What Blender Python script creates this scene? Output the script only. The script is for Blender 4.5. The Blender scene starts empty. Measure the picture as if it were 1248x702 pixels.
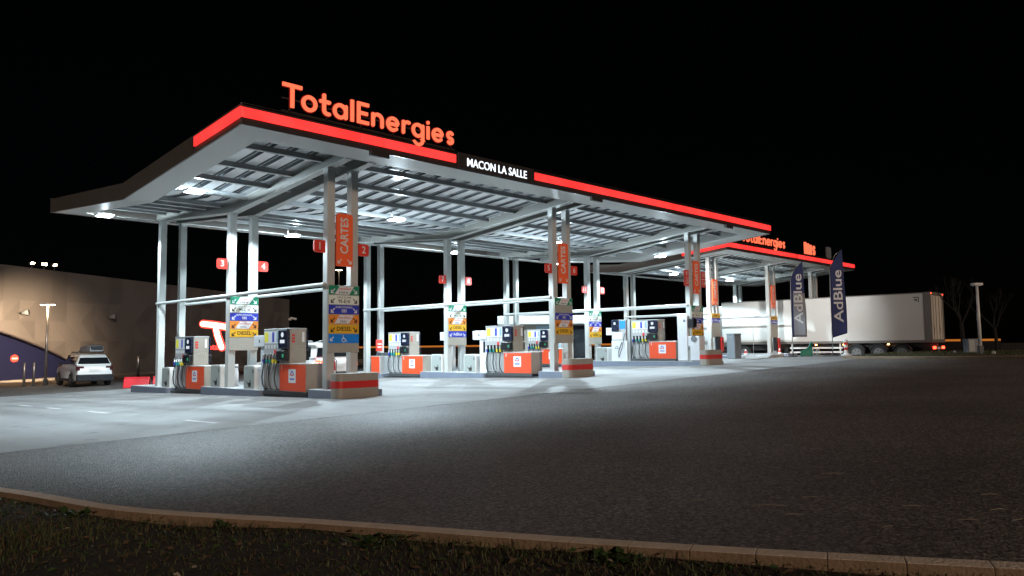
import bpy, bmesh, math, random
from mathutils import Vector, Matrix
random.seed(7)
SC = bpy.context.scene
COL = SC.collection
PI = math.pi
R = math.radians

# ------------------------------------------------------------------ materials
def newmat(name):
    m = bpy.data.materials.new(name); m.use_nodes = True
    nt = m.node_tree; b = nt.nodes['Principled BSDF']
    return m, nt, b

def paint(name, col, rough=.5, metal=0., var=.12, scale=6., bump=0., bscale=60., spec=.5):
    """painted or moulded surface: base colour with slight wear variation, uneven gloss and optional grain"""
    m, nt, b = newmat(name)
    n = nt.nodes; l = nt.links
    tc = n.new('ShaderNodeTexCoord')
    nz = n.new('ShaderNodeTexNoise'); nz.inputs['Scale'].default_value = scale; nz.inputs['Detail'].default_value = 6
    l.new(tc.outputs['Object'], nz.inputs['Vector'])
    mx = n.new('ShaderNodeMix'); mx.data_type = 'RGBA'
    c = list(col)
    mx.inputs[6].default_value = [max(0, v*(1-var)) for v in c] + [1]
    mx.inputs[7].default_value = [min(1, v*(1+var*.6)) for v in c] + [1]
    l.new(nz.outputs['Fac'], mx.inputs[0])
    l.new(mx.outputs[2], b.inputs['Base Color'])
    mr = n.new('ShaderNodeMapRange')
    mr.inputs[3].default_value = max(.05, rough-.1); mr.inputs[4].default_value = min(1, rough+.12)
    l.new(nz.outputs['Fac'], mr.inputs[0]); l.new(mr.outputs[0], b.inputs['Roughness'])
    b.inputs['Metallic'].default_value = metal
    b.inputs['Specular IOR Level'].default_value = spec
    if bump:
        n2 = n.new('ShaderNodeTexNoise'); n2.inputs['Scale'].default_value = bscale; n2.inputs['Detail'].default_value = 4
        l.new(tc.outputs['Object'], n2.inputs['Vector'])
        bp = n.new('ShaderNodeBump'); bp.inputs['Strength'].default_value = bump; bp.inputs['Distance'].default_value = .02
        l.new(n2.outputs['Fac'], bp.inputs['Height']); l.new(bp.outputs[0], b.inputs['Normal'])
    return m

def lit(name, col, strength, sample=True):
    m, nt, b = newmat(name)
    b.inputs['Base Color'].default_value = [v*.08 for v in col] + [1]
    b.inputs['Emission Color'].default_value = list(col) + [1]
    b.inputs['Emission Strength'].default_value = strength
    if not sample:
        m.cycles.emission_sampling = 'NONE'
    return m

def glass_mat(name, col=(.01, .012, .015)):
    m, nt, b = newmat(name)
    b.inputs['Base Color'].default_value = list(col)+[1]
    b.inputs['Roughness'].default_value = .06
    return m

def asphalt_mat():
    m, nt, b = newmat('asphalt'); n = nt.nodes; l = nt.links
    tc = n.new('ShaderNodeTexCoord')
    big = n.new('ShaderNodeTexNoise'); big.inputs['Scale'].default_value = .35; big.inputs['Detail'].default_value = 8; big.inputs['Roughness'].default_value = .65
    fine = n.new('ShaderNodeTexNoise'); fine.inputs['Scale'].default_value = 30; fine.inputs['Detail'].default_value = 6; fine.inputs['Roughness'].default_value = .9
    vor = n.new('ShaderNodeTexVoronoi'); vor.inputs['Scale'].default_value = 55
    for t in (big, fine, vor): l.new(tc.outputs['Object'], t.inputs['Vector'])
    r1 = n.new('ShaderNodeValToRGB')
    r1.color_ramp.elements[0].position = .40; r1.color_ramp.elements[0].color = (.045, .041, .039, 1)
    r1.color_ramp.elements[1].position = .63; r1.color_ramp.elements[1].color = (.36, .335, .32, 1)
    l.new(fine.outputs['Fac'], r1.inputs[0])
    r2 = n.new('ShaderNodeValToRGB')
    r2.color_ramp.elements[0].position = .3; r2.color_ramp.elements[0].color = (.62, .62, .63, 1)
    r2.color_ramp.elements[1].position = .7; r2.color_ramp.elements[1].color = (1.1, 1.1, 1.08, 1)
    l.new(big.outputs['Fac'], r2.inputs[0])
    mu = n.new('ShaderNodeMix'); mu.data_type = 'RGBA'; mu.blend_type = 'MULTIPLY'; mu.inputs[0].default_value = 1
    l.new(r1.outputs[0], mu.inputs[6]); l.new(r2.outputs[0], mu.inputs[7])
    # exposed aggregate: every stone its own tone
    ag = n.new('ShaderNodeTexVoronoi'); ag.inputs['Scale'].default_value = 42; l.new(tc.outputs['Object'], ag.inputs['Vector'])
    sp = n.new('ShaderNodeSeparateColor'); l.new(ag.outputs['Color'], sp.inputs[0])
    r3 = n.new('ShaderNodeValToRGB'); r3.color_ramp.elements[0].position = .1; r3.color_ramp.elements[0].color = (.5, .5, .5, 1)
    r3.color_ramp.elements[1].position = .97; r3.color_ramp.elements[1].color = (1.55, 1.52, 1.48, 1); l.new(sp.outputs[0], r3.inputs[0])
    m3 = n.new('ShaderNodeMix'); m3.data_type = 'RGBA'; m3.blend_type = 'MULTIPLY'; m3.inputs[0].default_value = 1
    l.new(mu.outputs[2], m3.inputs[6]); l.new(r3.outputs[0], m3.inputs[7])
    l.new(m3.outputs[2], b.inputs['Base Color'])
    b.inputs['Roughness'].default_value = .62
    b.inputs['Specular IOR Level'].default_value = .5
    bp = n.new('ShaderNodeBump'); bp.inputs['Strength'].default_value = 1; bp.inputs['Distance'].default_value = .02
    add = n.new('ShaderNodeMath'); add.operation = 'ADD'
    l.new(fine.outputs['Fac'], add.inputs[0]); l.new(vor.outputs['Distance'], add.inputs[1])
    l.new(add.outputs[0], bp.inputs['Height']); l.new(bp.outputs[0], b.inputs['Normal'])
    return m

def concrete_mat(name='forecourt_concrete', c0=(.2, .2, .2), c1=(.36, .36, .355), joints=True):
    m, nt, b = newmat(name); n = nt.nodes; l = nt.links
    tc = n.new('ShaderNodeTexCoord')
    nz = n.new('ShaderNodeTexNoise'); nz.inputs['Scale'].default_value = .45; nz.inputs['Detail'].default_value = 9; nz.inputs['Roughness'].default_value = .62
    mp = n.new('ShaderNodeMapping'); mp.inputs['Scale'].default_value = (1.6, .22, 1)   # tyre wear runs along the lanes
    st = n.new('ShaderNodeTexNoise'); st.inputs['Scale'].default_value = 1.1; st.inputs['Detail'].default_value = 6
    l.new(tc.outputs['Object'], nz.inputs['Vector']); l.new(tc.outputs['Object'], mp.inputs[0]); l.new(mp.outputs[0], st.inputs['Vector'])
    av = n.new('ShaderNodeMath'); av.operation = 'ADD'
    hv = n.new('ShaderNodeMath'); hv.operation = 'MULTIPLY'; hv.inputs[1].default_value = .5
    l.new(nz.outputs['Fac'], av.inputs[0]); l.new(st.outputs['Fac'], av.inputs[1]); l.new(av.outputs[0], hv.inputs[0])
    rp = n.new('ShaderNodeValToRGB')
    rp.color_ramp.elements[0].position = .32; rp.color_ramp.elements[0].color = (*c0, 1)
    rp.color_ramp.elements[1].position = .62; rp.color_ramp.elements[1].color = (*c1, 1)
    l.new(hv.outputs[0], rp.inputs[0])
    last = rp.outputs[0]
    # oil drips: small dark spots
    vo = n.new('ShaderNodeTexNoise'); vo.inputs['Scale'].default_value = 2.3; vo.inputs['Detail'].default_value = 2
    l.new(tc.outputs['Object'], vo.inputs['Vector'])
    vr = n.new('ShaderNodeValToRGB'); vr.color_ramp.elements[0].position = .66; vr.color_ramp.elements[0].color = (1, 1, 1, 1)
    vr.color_ramp.elements[1].position = .76; vr.color_ramp.elements[1].color = (.45, .44, .43, 1)
    l.new(vo.outputs['Fac'], vr.inputs[0])
    m1 = n.new('ShaderNodeMix'); m1.data_type = 'RGBA'; m1.blend_type = 'MULTIPLY'; m1.inputs[0].default_value = 1
    l.new(last, m1.inputs[6]); l.new(vr.outputs[0], m1.inputs[7]); last = m1.outputs[2]
    if joints:
        br = n.new('ShaderNodeTexBrick'); br.offset = 0; br.inputs['Scale'].default_value = 1
        br.inputs['Brick Width'].default_value = 4.83; br.inputs['Row Height'].default_value = 5.98
        br.inputs['Mortar Size'].default_value = .018; br.inputs['Mortar Smooth'].default_value = .3
        br.inputs['Color1'].default_value = (1, 1, 1, 1); br.inputs['Color2'].default_value = (.93, .93, .93, 1); br.inputs['Mortar'].default_value = (.5, .5, .5, 1)
        l.new(tc.outputs['Object'], br.inputs['Vector'])
        m2 = n.new('ShaderNodeMix'); m2.data_type = 'RGBA'; m2.blend_type = 'MULTIPLY'; m2.inputs[0].default_value = 1
        l.new(last, m2.inputs[6]); l.new(br.outputs['Color'], m2.inputs[7]); last = m2.outputs[2]
    l.new(last, b.inputs['Base Color'])
    mr = n.new('ShaderNodeMapRange'); mr.inputs[3].default_value = .6; mr.inputs[4].default_value = .9
    l.new(st.outputs['Fac'], mr.inputs[0]); l.new(mr.outputs[0], b.inputs['Roughness'])
    fb = n.new('ShaderNodeTexNoise'); fb.inputs['Scale'].default_value = 40; fb.inputs['Detail'].default_value = 3
    l.new(tc.outputs['Object'], fb.inputs['Vector'])
    bp = n.new('ShaderNodeBump'); bp.inputs['Strength'].default_value = .25; bp.inputs['Distance'].default_value = .01
    l.new(fb.outputs['Fac'], bp.inputs['Height']); l.new(bp.outputs[0], b.inputs['Normal'])
    return m

def soil_mat():
    m, nt, b = newmat('soil'); n = nt.nodes; l = nt.links
    tc = n.new('ShaderNodeTexCoord'); nz = n.new('ShaderNodeTexNoise'); nz.inputs['Scale'].default_value = 5; nz.inputs['Detail'].default_value = 9
    l.new(tc.outputs['Object'], nz.inputs['Vector'])
    rp = n.new('ShaderNodeValToRGB'); rp.color_ramp.elements[0].position = .35; rp.color_ramp.elements[0].color = (.008, .0065, .004, 1)
    rp.color_ramp.elements[1].position = .7; rp.color_ramp.elements[1].color = (.035, .03, .015, 1)
    l.new(nz.outputs['Fac'], rp.inputs[0]); l.new(rp.outputs[0], b.inputs['Base Color']); b.inputs['Roughness'].default_value = .95
    bp = n.new('ShaderNodeBump'); bp.inputs['Strength'].default_value = 1; bp.inputs['Distance'].default_value = .05
    l.new(nz.outputs['Fac'], bp.inputs['Height']); l.new(bp.outputs[0], b.inputs['Normal'])
    return m

M = {}
M['steel'] = paint('post_grey_paint', (.44, .45, .435), .38, 0, .1, 3)
M['beam'] = paint('beam_grey_paint', (.17, .168, .155), .5, 0, .12, 3)
M['purlin'] = paint('purlin_dark_zinc', (.27, .285, .295), .5, 0, .15, 4)
M['soffit'] = paint('soffit_panel', (.55, .56, .545), .42, 0, .05, 1.5)
M['deck'] = paint('deck_white_sheet', (.9, .92, .94), .35, 0, .08, 2)
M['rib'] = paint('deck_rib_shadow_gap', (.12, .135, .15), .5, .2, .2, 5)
M['fascia'] = paint('fascia_dark_panel', (.035, .03, .03), .35, 0, .15, 2)
M['fascia_side'] = paint('fascia_brown_panel', (.14, .12, .105), .4, 0, .12, 2)
M['redband'] = lit('red_light_band', (1, .036, .032), 1.55)
nt_ = M['redband'].node_tree; tc_ = nt_.nodes.new('ShaderNodeTexCoord'); nz_ = nt_.nodes.new('ShaderNodeTexNoise'); nz_.inputs['Scale'].default_value = .8; nz_.inputs['Detail'].default_value = 3
mr_ = nt_.nodes.new('ShaderNodeMapRange'); mr_.inputs[1].default_value = .3; mr_.inputs[2].default_value = .7; mr_.inputs[3].default_value = 1.15; mr_.inputs[4].default_value = 2.1   # uneven backlighting
nt_.links.new(tc_.outputs['Object'], nz_.inputs['Vector']); nt_.links.new(nz_.outputs['Fac'], mr_.inputs[0]); nt_.links.new(mr_.outputs[0], nt_.nodes['Principled BSDF'].inputs['Emission Strength'])
M['orange_letter'] = lit('lit_letter_orange_red', (1, .165, .075), 1.35, False)
M['letter_halo'] = lit('letter_halo_red', (1, .02, .012), .13, False)  # dim red plates behind the letters, added to draw a halo round them
M['white_letter'] = lit('lit_letter_white', (.85, .92, 1), 1.7, False)
M['led'] = lit('led_panel', (.86, .95, 1), 40)
M['tube'] = paint('lamp_housing', (.7, .7, .7), .4)
M['orange'] = paint('pump_orange', (.72, .075, .022), .38, 0, .08, 4)
M['cartes'] = paint('sign_orange', (.95, .14, .045), .4, 0, .05, 4)
M['flagred'] = paint('number_flag_red', (.7, .05, .035), .4, 0, .05, 4)
M['red'] = paint('safety_red', (.55, .02, .015), .4, 0, .1, 6)
M['white'] = paint('white_paint', (.68, .68, .66), .4, 0, .06, 5)
M['sheet'] = paint('white_plastic_sheet', (.68, .7, .73), .3, 0, .04, 5)
M['tan'] = paint('cabinet_taupe', (.3, .275, .235), .5, 0, .12, 4, .1, 80)
M['pumpgrey'] = paint('pump_light_grey', (.38, .39, .39), .4, 0, .1, 5)
M['binlite'] = paint('bin_grey_green', (.3, .33, .315), .45, 0, .1, 5)
M['bluegrey'] = paint('kerb_bluegrey_paint', (.16, .19, .25), .6, 0, .25, 5, .3, 50)
M['platform'] = paint('platform_top', (.55, .56, .56), .6, 0, .2, 3, .2, 60)
M['black'] = paint('black_plastic', (.012, .013, .016), .3, 0, .2, 8)
M['darkgrey'] = paint('dark_grey_plastic', (.06, .065, .07), .45, 0, .2, 8)
M['slate'] = paint('slate_grey_plastic', (.16, .18, .2), .5, 0, .15, 5)
M['navy'] = paint('navy_terminal', (.01, .014, .035), .25, 0, .2, 8)
M['rubber'] = paint('rubber', (.015, .015, .015), .7, 0, .2, 10)
M['hose'] = paint('hose_black', (.03, .03, .035), .4, 0, .2, 10)
M['hosegrey'] = paint('hose_grey', (.3, .31, .33), .4, 0, .2, 10)
M['yellow'] = paint('sign_yellow', (.75, .42, .02), .45, 0, .05, 5)
M['lemon'] = paint('label_yellow', (.8, .72, .05), .45, 0, .05, 5)
M['signorange'] = paint('sign_amber_orange', (.75, .25, .04), .45, 0, .05, 5)
M['green'] = paint('sign_green', (.01, .22, .12), .45, 0, .05, 5)
M['teal'] = paint('nozzle_teal', (.01, .3, .3), .45, 0, .1, 5)
M['signblue'] = paint('sign_royal_blue', (.03, .045, .42), .45, 0, .05, 5)
M['skyblue'] = paint('sign_sky_blue', (.01, .22, .75), .45, 0, .05, 5)
M['paleblue'] = paint('sign_pale_blue', (.28, .4, .48), .45, 0, .05, 5)
M['signwhite'] = paint('sign_white', (.72, .76, .7), .45, 0, .05, 5)
M['ink'] = paint('black_ink', (.015, .012, .01), .6)
M['redink'] = paint('red_ink', (.6, .03, .03), .6)
M['beige'] = paint('sign_blank_beige', (.36, .345, .3), .5, 0, .1, 4)
M['asphalt'] = asphalt_mat()
M['concrete'] = concrete_mat()
M['pave'] = concrete_mat('pavement_concrete', (.2, .19, .17), (.34, .32, .29), False)
M['soil'] = soil_mat()
M['kerb'] = paint('kerb_stone', (.78, .67, .55), .8, 0, .3, 7, .5, 45)
M['kerb_shade'] = paint('kerb_side_shade', (.26, .18, .11), .9, 0, .45, 5, .5, 40)  # shade painted into the kerb's side faces
M['line'] = paint('road_marking_white', (.72, .72, .72), .6, 0, .3, 9, .2, 60)
M['wall'] = paint('facade_taupe', (.078, .072, .07), .6, 0, .1, 1.2, .05, 30)
M['wall_b'] = paint('facade_taupe_shade_b', (.066, .061, .059), .5, 0, .1, 1.2)
M['wall_c'] = paint('facade_taupe_shade_c', (.09, .084, .081), .5, 0, .1, 1.2)
M['wallnavy'] = paint('facade_navy_panel', (.005, .007, .03), .8, 0, .2, 1.5, spec=.12)
M['chrome'] = paint('brushed_steel', (.55, .55, .55), .3, .9, .1, 8)
M['rim'] = paint('wheel_rim_dull', (.16, .16, .16), .5, .5, .2, 8)
M['glass'] = glass_mat('dark_glass')
M['carwhite'] = paint('car_pearl_white', (.72, .72, .71), .22, 0, .04, 2)
M['trailer'] = paint('trailer_white_skin', (.6, .585, .55), .36, 0, .08, .7)
M['chassis'] = paint('chassis_black', (.02, .02, .02), .6, 0, .3, 4)
M['trimgrey'] = paint('trailer_frame_grey', (.17, .155, .14), .5, 0, .1, 4)
M['door'] = paint('trailer_door_cream', (.62, .58, .5), .45, 0, .1, 2)
M['flagblue'] = paint('flag_navy_cloth', (.03, .045, .16), .8, 0, .12, 3, .3, 15)
M['flaggrey'] = paint('flag_lit_cloth', (.27, .29, .33), .8, 0, .12, 3, .3, 15)  # grey paints the light on the first flag's lower half
M['tail'] = lit('tail_lamp', (1, .05, .02), 9)
M['taildim'] = paint('tail_lens_off', (.05, .004, .006), .2)
M['marker'] = lit('amber_marker', (1, .42, .1), 25)
M['warm'] = lit('warm_street_lamp', (1, .76, .5), 30)
M['flood'] = lit('roof_floodlight', (1, .7, .42), 60)
M['totem'] = lit('totem_logo_glow', (1, .74, .48), 3.2)
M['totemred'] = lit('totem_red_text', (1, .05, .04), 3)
M['amberglow'] = lit('amber_motorway_glow', (1, .3, .04), .42)
M['terminal_green'] = lit('terminal_green_light', (.05, .7, .35), .45, False)
M['screen'] = lit('terminal_screen', (.85, .92, 1), .8, False)
M['bark'] = paint('bark', (.011, .009, .007), .9, 0, .3, 12, .6, 30)
M['straw'] = paint('straw', (.3, .25, .18), .8)
M['greensheet'] = paint('green_plastic_sheet', (.01, .2, .12), .35, 0, .15, 5)
M['blade'] = paint('grass_blade', (.075, .095, .028), .7, 0, .5, 9)
M['dead'] = paint('dead_leaf', (.11, .068, .035), .8, 0, .5, 9)
M['weed'] = paint('weed_leaf', (.04, .075, .022), .5, 0, .4, 9)
M['barrier'] = paint('red_barrier_plastic', (.6, .02, .03), .35, 0, .1, 3)

# ------------------------------------------------------------------ mesh builder
class MB:
    def __init__(s): s.v = []; s.f = []; s.m = []
    def face(s, pts, m=0):
        i = len(s.v); s.v += [tuple(p) for p in pts]; s.f.append(tuple(range(i, i+len(pts)))); s.m.append(m)
    def box(s, x0, x1, y0, y1, z0, z1, m=0):
        i = len(s.v)
        s.v += [(x0,y0,z0),(x1,y0,z0),(x1,y1,z0),(x0,y1,z0),(x0,y0,z1),(x1,y0,z1),(x1,y1,z1),(x0,y1,z1)]
        for q in ((0,3,2,1),(4,5,6,7),(0,1,5,4),(1,2,6,5),(2,3,7,6),(3,0,4,7)):
            s.f.append(tuple(i+k for k in q)); s.m.append(m)
        return s
    def tube(s, pts, r, n=8, m=0, cap=True):
        pts = [Vector(p) for p in pts]
        rs = r if isinstance(r, (list, tuple)) else [r]*len(pts)
        base = len(s.v); ref = None
        for k, p in enumerate(pts):
            d = (pts[min(k+1, len(pts)-1)] - pts[max(k-1, 0)])
            d = d.normalized() if d.length > 1e-9 else Vector((0,0,1))
            if ref is None: ref = Vector((1,0,0)) if abs(d.x) < .9 else Vector((0,1,0))
            u = d.cross(ref).normalized(); w = d.cross(u).normalized(); ref = u.cross(d)*1.0 if False else ref
            for j in range(n):
                a = 2*PI*j/n
                s.v.append(tuple(p + (u*math.cos(a)+w*math.sin(a))*rs[k]))
        for k in range(len(pts)-1):
            for j in range(n):
                a = base+k*n+j; b = base+k*n+(j+1) % n
                s.f.append((a, b, b+n, a+n)); s.m.append(m)
        if cap:
            s.f.append(tuple(base+j for j in reversed(range(n)))); s.m.append(m)
            e = base+(len(pts)-1)*n
            s.f.append(tuple(e+j for j in range(n))); s.m.append(m)
        return s
    def prism(s, outline, fn0, fn1, m=0, mcap=None):
        """outline of 2D points; fn0/fn1 map a 2D point to the two 3D ends"""
        n = len(outline); i = len(s.v); mc = m if mcap is None else mcap
        s.v += [tuple(fn0(p)) for p in outline] + [tuple(fn1(p)) for p in outline]
        s.f.append(tuple(i+k for k in range(n))); s.m.append(mc)
        s.f.append(tuple(i+n+k for k in reversed(range(n)))); s.m.append(mc)
        for k in range(n):
            j = (k+1) % n
            s.f.append((i+j, i+k, i+n+k, i+n+j)); s.m.append(m)
        return s
    def plate(s, outline, fr, t, m=0):
        o, u, v, nn = fr
        f0 = lambda p: o+u*p[0]+v*p[1]+nn*t
        f1 = lambda p: o+u*p[0]+v*p[1]
        return s.prism(outline, f0, f1, m)
    def stroke(s, pts, w, fr, t, m=0, cap=True):
        o, u, v, nn = fr; P = [Vector((p[0], p[1])) for p in pts]
        L = []; Rr = []
        for k, p in enumerate(P):
            a = P[max(k-1, 0)]; b = P[min(k+1, len(P)-1)]
            d = (b-a).normalized(); nrm = Vector((-d.y, d.x)); sc = 1
            if 0 < k < len(P)-1:
                d1 = (P[k]-P[k-1]).normalized(); n1 = Vector((-d1.y, d1.x)); sc = 1/max(.5, nrm.dot(n1))
            L.append(p+nrm*w/2*sc); Rr.append(p-nrm*w/2*sc)
        for k in range(len(P)-1):
            s.plate([tuple(Rr[k]), tuple(Rr[k+1]), tuple(L[k+1]), tuple(L[k])], fr, t, m)
        if cap:
            for p in (P[0], P[-1]):
                s.plate([(p.x+w/2*math.cos(2*PI*j/14), p.y+w/2*math.sin(2*PI*j/14)) for j in range(14)], fr, t*.985, m)
        return s
    def build(s, name, mats, parent=None, bevel=0, smooth=False, loc=None):
        me = bpy.data.meshes.new(name); me.from_pydata(s.v, [], s.f); me.update()
        mats = mats if isinstance(mats, (list, tuple)) else [mats]
        for x in mats: me.materials.append(x)
        me.polygons.foreach_set('material_index', s.m)
        if smooth: me.polygons.foreach_set('use_smooth', [True]*len(s.f))
        bm = bmesh.new(); bm.from_mesh(me); bmesh.ops.recalc_face_normals(bm, faces=bm.faces); bm.to_mesh(me); bm.free()
        o = bpy.data.objects.new(name, me); COL.objects.link(o)
        if parent: o.parent = parent
        if loc: o.location = loc
        if bevel:
            b = o.modifiers.new('bevel', 'BEVEL'); b.width = bevel; b.segments = 2; b.limit_method = 'ANGLE'; b.angle_limit = R(40)
        return o

V = Vector
def frame(o, face='-Y'):
    o = V(o)
    return {'-Y': (o, V((1,0,0)), V((0,0,1)), V((0,-1,0))), '+Y': (o, V((-1,0,0)), V((0,0,1)), V((0,1,0))),
            '-X': (o, V((0,-1,0)), V((0,0,1)), V((-1,0,0))), '+X': (o, V((0,1,0)), V((0,0,1)), V((1,0,0)))}[face]
def rect(x0, x1, y0, y1): return [(x0,y0),(x1,y0),(x1,y1),(x0,y1)]
def rrect(x0, x1, y0, y1, r, corners='abcd', n=5):
    """rounded rectangle; a bottom-left, b bottom-right, c top-right, d top-left"""
    out = []
    for k, cx, cy, a0 in (('a', x0+r, y0+r, 180), ('b', x1-r, y0+r, 270), ('c', x1-r, y1-r, 0), ('d', x0+r, y1-r, 90)):
        if k in corners:
            out += [(cx+r*math.cos(R(a0+90*j/n)), cy+r*math.sin(R(a0+90*j/n))) for j in range(n+1)]
        else:
            out.append({'a': (x0,y0), 'b': (x1,y0), 'c': (x1,y1), 'd': (x0,y1)}[k])
    return out
def arc(cx, cy, r, a0, a1, n=14): return [(cx+r*math.cos(R(a0+(a1-a0)*k/n)), cy+r*math.sin(R(a0+(a1-a0)*k/n))) for k in range(n+1)]

def tag(o, label, cat, group=None):
    o['label'] = label; o['category'] = cat
    if group: o['group'] = group
    return o
def thing(name, label, cat, loc=(0,0,0), rz=0, group=None):
    o = bpy.data.objects.new(name, None); COL.objects.link(o); o.empty_display_size = .2
    o.location = loc; o.rotation_euler = (0, 0, rz)
    return tag(o, label, cat, group)
def structure(o, kind='structure'): o['kind'] = kind; return o
def dup(root, loc, label, rz=None, group=None):
    r = root.copy(); COL.objects.link(r); r.location = loc
    if rz is not None: r.rotation_euler = (0, 0, rz)
    r['label'] = label
    if group: r['group'] = group
    for ch in list(root.children):
        c = ch.copy(); COL.objects.link(c); c.parent = r
        for g in list(ch.children):
            d = g.copy(); COL.objects.link(d); d.parent = c
    return r

_txt = {}
def text_mesh(body, bold=.0, align='CENTER', depth=.004, spacing=1.0):
    key = (body, bold, align, depth, spacing)
    if key in _txt: return _txt[key]
    cu = bpy.data.curves.new('lettering', 'FONT'); cu.body = body; cu.size = 1; cu.align_x = align; cu.align_y = 'CENTER'
    cu.offset = bold; cu.extrude = depth; cu.resolution_u = 3; cu.space_character = spacing
    ob = bpy.data.objects.new('lettering', cu); COL.objects.link(ob)
    dg = bpy.context.evaluated_depsgraph_get(); dg.update()
    me = bpy.data.meshes.new_from_object(ob.evaluated_get(dg))
    bpy.data.objects.remove(ob); bpy.data.curves.remove(cu)
    _txt[key] = me
    return me
def text(body, size, mat, parent, loc, face='-Y', bold=0., name='lettering', sx=1., roll=0., depth=.004, align='CENTER'):
    me = text_mesh(body, bold, align, depth).copy(); me.materials.clear(); me.materials.append(mat)
    o, u, v, nn = frame(loc, face)
    if roll:
        c, s_ = math.cos(roll), math.sin(roll); u, v = u*c+v*s_, v*c-u*s_
    mt = Matrix(((u.x*size*sx, v.x*size, nn.x*size, o.x), (u.y*size*sx, v.y*size, nn.y*size, o.y), (u.z*size*sx, v.z*size, nn.z*size, o.z), (0,0,0,1)))
    me.transform(mt)
    ob = bpy.data.objects.new(name, me); COL.objects.link(ob); ob.parent = parent
    return ob

# ------------------------------------------------------------------ terrain
def sstep(a, b, x):
    t = min(1, max(0, (x-a)/(b-a))); return t*t*(3-2*t)
def tz(x, y):
    zx = .022*max(-25, min(x, 29)) if x < 29 else .638
    yy = max(-24, min(y, 22))
    z = zx - .0193*yy
    z -= .42*sstep(37.3, 38.3, x)*sstep(-14, -7, y)
    return z
KERB0 = [(-20,40),(-17.5,22),(-14.5,8),(-12.2,0),(-11.1,-4.2),(-9.86,-9.5),(-9.44,-11.9),(-8.93,-13.2),(-8.73,-13.8),(-8.4,-14.85),(-8.08,-15.65),(-7.7,-16.6),(-7.38,-17.4),(-7.12,-17.9),(-6.5,-19.3),(-5.6,-21.2),(-4.2,-23.8),(-2,-27.5),(4,-36)]
def smooth_line(p, n=4):
    out = []
    for k in range(len(p)-1):
        a, b, c, d = p[max(k-1, 0)], p[k], p[k+1], p[min(k+2, len(p)-1)]
        for j in range(n):
            t = j/n
            out.append(tuple(.5*(2*b[q]+(c[q]-a[q])*t+(2*a[q]-5*b[q]+4*c[q]-d[q])*t*t+(3*b[q]-a[q]-3*c[q]+d[q])*t**3) for q in (0, 1)))
    return out+[p[-1]]
KERB = smooth_line([KERB0[k] for k in (0, 1, 2, 3, 4, 5, 6, 8, 10, 12, 14, 15, 16, 17, 18)], 5)
def kx(y):
    for (x0, y0), (x1, y1) in zip(KERB, KERB[1:]):
        if y0 >= y >= y1: return x0+(x1-x0)*(y0-y)/(y0-y1)
    return KERB[0][0] if y > KERB[0][1] else KERB[-1][0]

def sheet(name, x_of, ys, ncol, dz, mat, parent=None):
    """ground sheet following the terrain; x_of(y) gives its two edges"""
    mb = MB(); idx = []
    for y in ys:
        a, b = x_of(y); row = []
        for k in range(ncol+1):
            x = a+(b-a)*k/ncol; row.append(len(mb.v)); mb.v.append((x, y, tz(x, y)+dz))
        idx.append(row)
    for r0, r1 in zip(idx, idx[1:]):
        for k in range(ncol):
            mb.f.append((r0[k], r0[k+1], r1[k+1], r1[k])); mb.m.append(0)
    return mb.build(name, mat, parent, smooth=True)
def lin(a, b, n): return [a+(b-a)*k/n for k in range(n+1)]

g = MB(); xs = sorted(set(lin(-700, -40, 6)+lin(-40, 70, 110)+lin(70, 800, 6))); ys = sorted(set(lin(-300, -40, 4)+lin(-40, 60, 50)+lin(60, 900, 8)))
for y in ys:
    for x in xs:
        z = tz(x, y)-(.012 if x < kx(y)+.1 and y < 0 else .07) + (random.uniform(-.012, .01) if x < kx(y)+.3 and -40 < y < 0 else 0)
        g.v.append((x, y, z))
nx = len(xs)
for j in range(len(ys)-1):
    for i in range(nx-1):
        g.f.append((j*nx+i, j*nx+i+1, (j+1)*nx+i+1, (j+1)*nx+i)); g.m.append(0)
structure(g.build('ground', M['soil'], smooth=True))
structure(sheet('road', lambda y: (kx(y), 60), lin(-36, 34, 70), 90, 0, M['asphalt']))
def court(y):
    return (-16, 36.5)
structure(sheet('forecourt', lambda y: (-16 if y > -5 else -16+0*y, 27.8 if y < 1 else 36.9), [-5.6]+lin(-5, 18, 23), 60, .004, M['concrete']))
# the front edge of the forecourt runs slightly askew, so a sliver is added in front of it
sl = MB(); pts = [(-16, -4.35), (-8.78, -4.62), (2.64, -5.12), (12, -5.5), (23.5, -5.94), (27.8, -6.1)]
# ------------------------------------------------------------------ kerb along the lawn
def kerb_run(pts, w, h, mat, stone=1.0):
    mb = MB(); seg = []
    for a, b in zip(pts, pts[1:]):
        a = V((a[0], a[1], 0)); b = V((b[0], b[1], 0)); n = max(1, round((b-a).length/stone))
        for k in range(n): seg.append((a+(b-a)*k/n, a+(b-a)*(k+1)/n))
    for a, b in seg:
        d = (b-a).normalized(); nn = V((-d.y, d.x, 0)); a2 = a; b2 = b
        j = 0
        q = [a2-nn*.0, b2-nn*.0, b2-nn*w, a2-nn*w]
        zz = [tz(p.x, p.y)+h+j for p in q]
        top = [V((p.x, p.y, z)) for p, z in zip(q, zz)]; bot = [V((p.x, p.y, z-.3)) for p, z in zip(q, zz)]
        i = len(mb.v); mb.v += [tuple(p) for p in top+bot]
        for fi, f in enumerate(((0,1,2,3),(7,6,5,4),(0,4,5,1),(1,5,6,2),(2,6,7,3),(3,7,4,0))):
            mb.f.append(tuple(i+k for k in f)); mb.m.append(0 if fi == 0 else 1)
    return mb.build('kerb', [mat, M['kerb_shade']], bevel=.006)
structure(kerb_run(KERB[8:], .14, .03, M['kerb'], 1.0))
RK = [(24.8,-4.6),(22.9,-8.2),(21.8,-12),(20.6,-18),(19,-26),(17,-36)]
structure(kerb_run(RK[::-1], .2, .1, M['kerb']))
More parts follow.
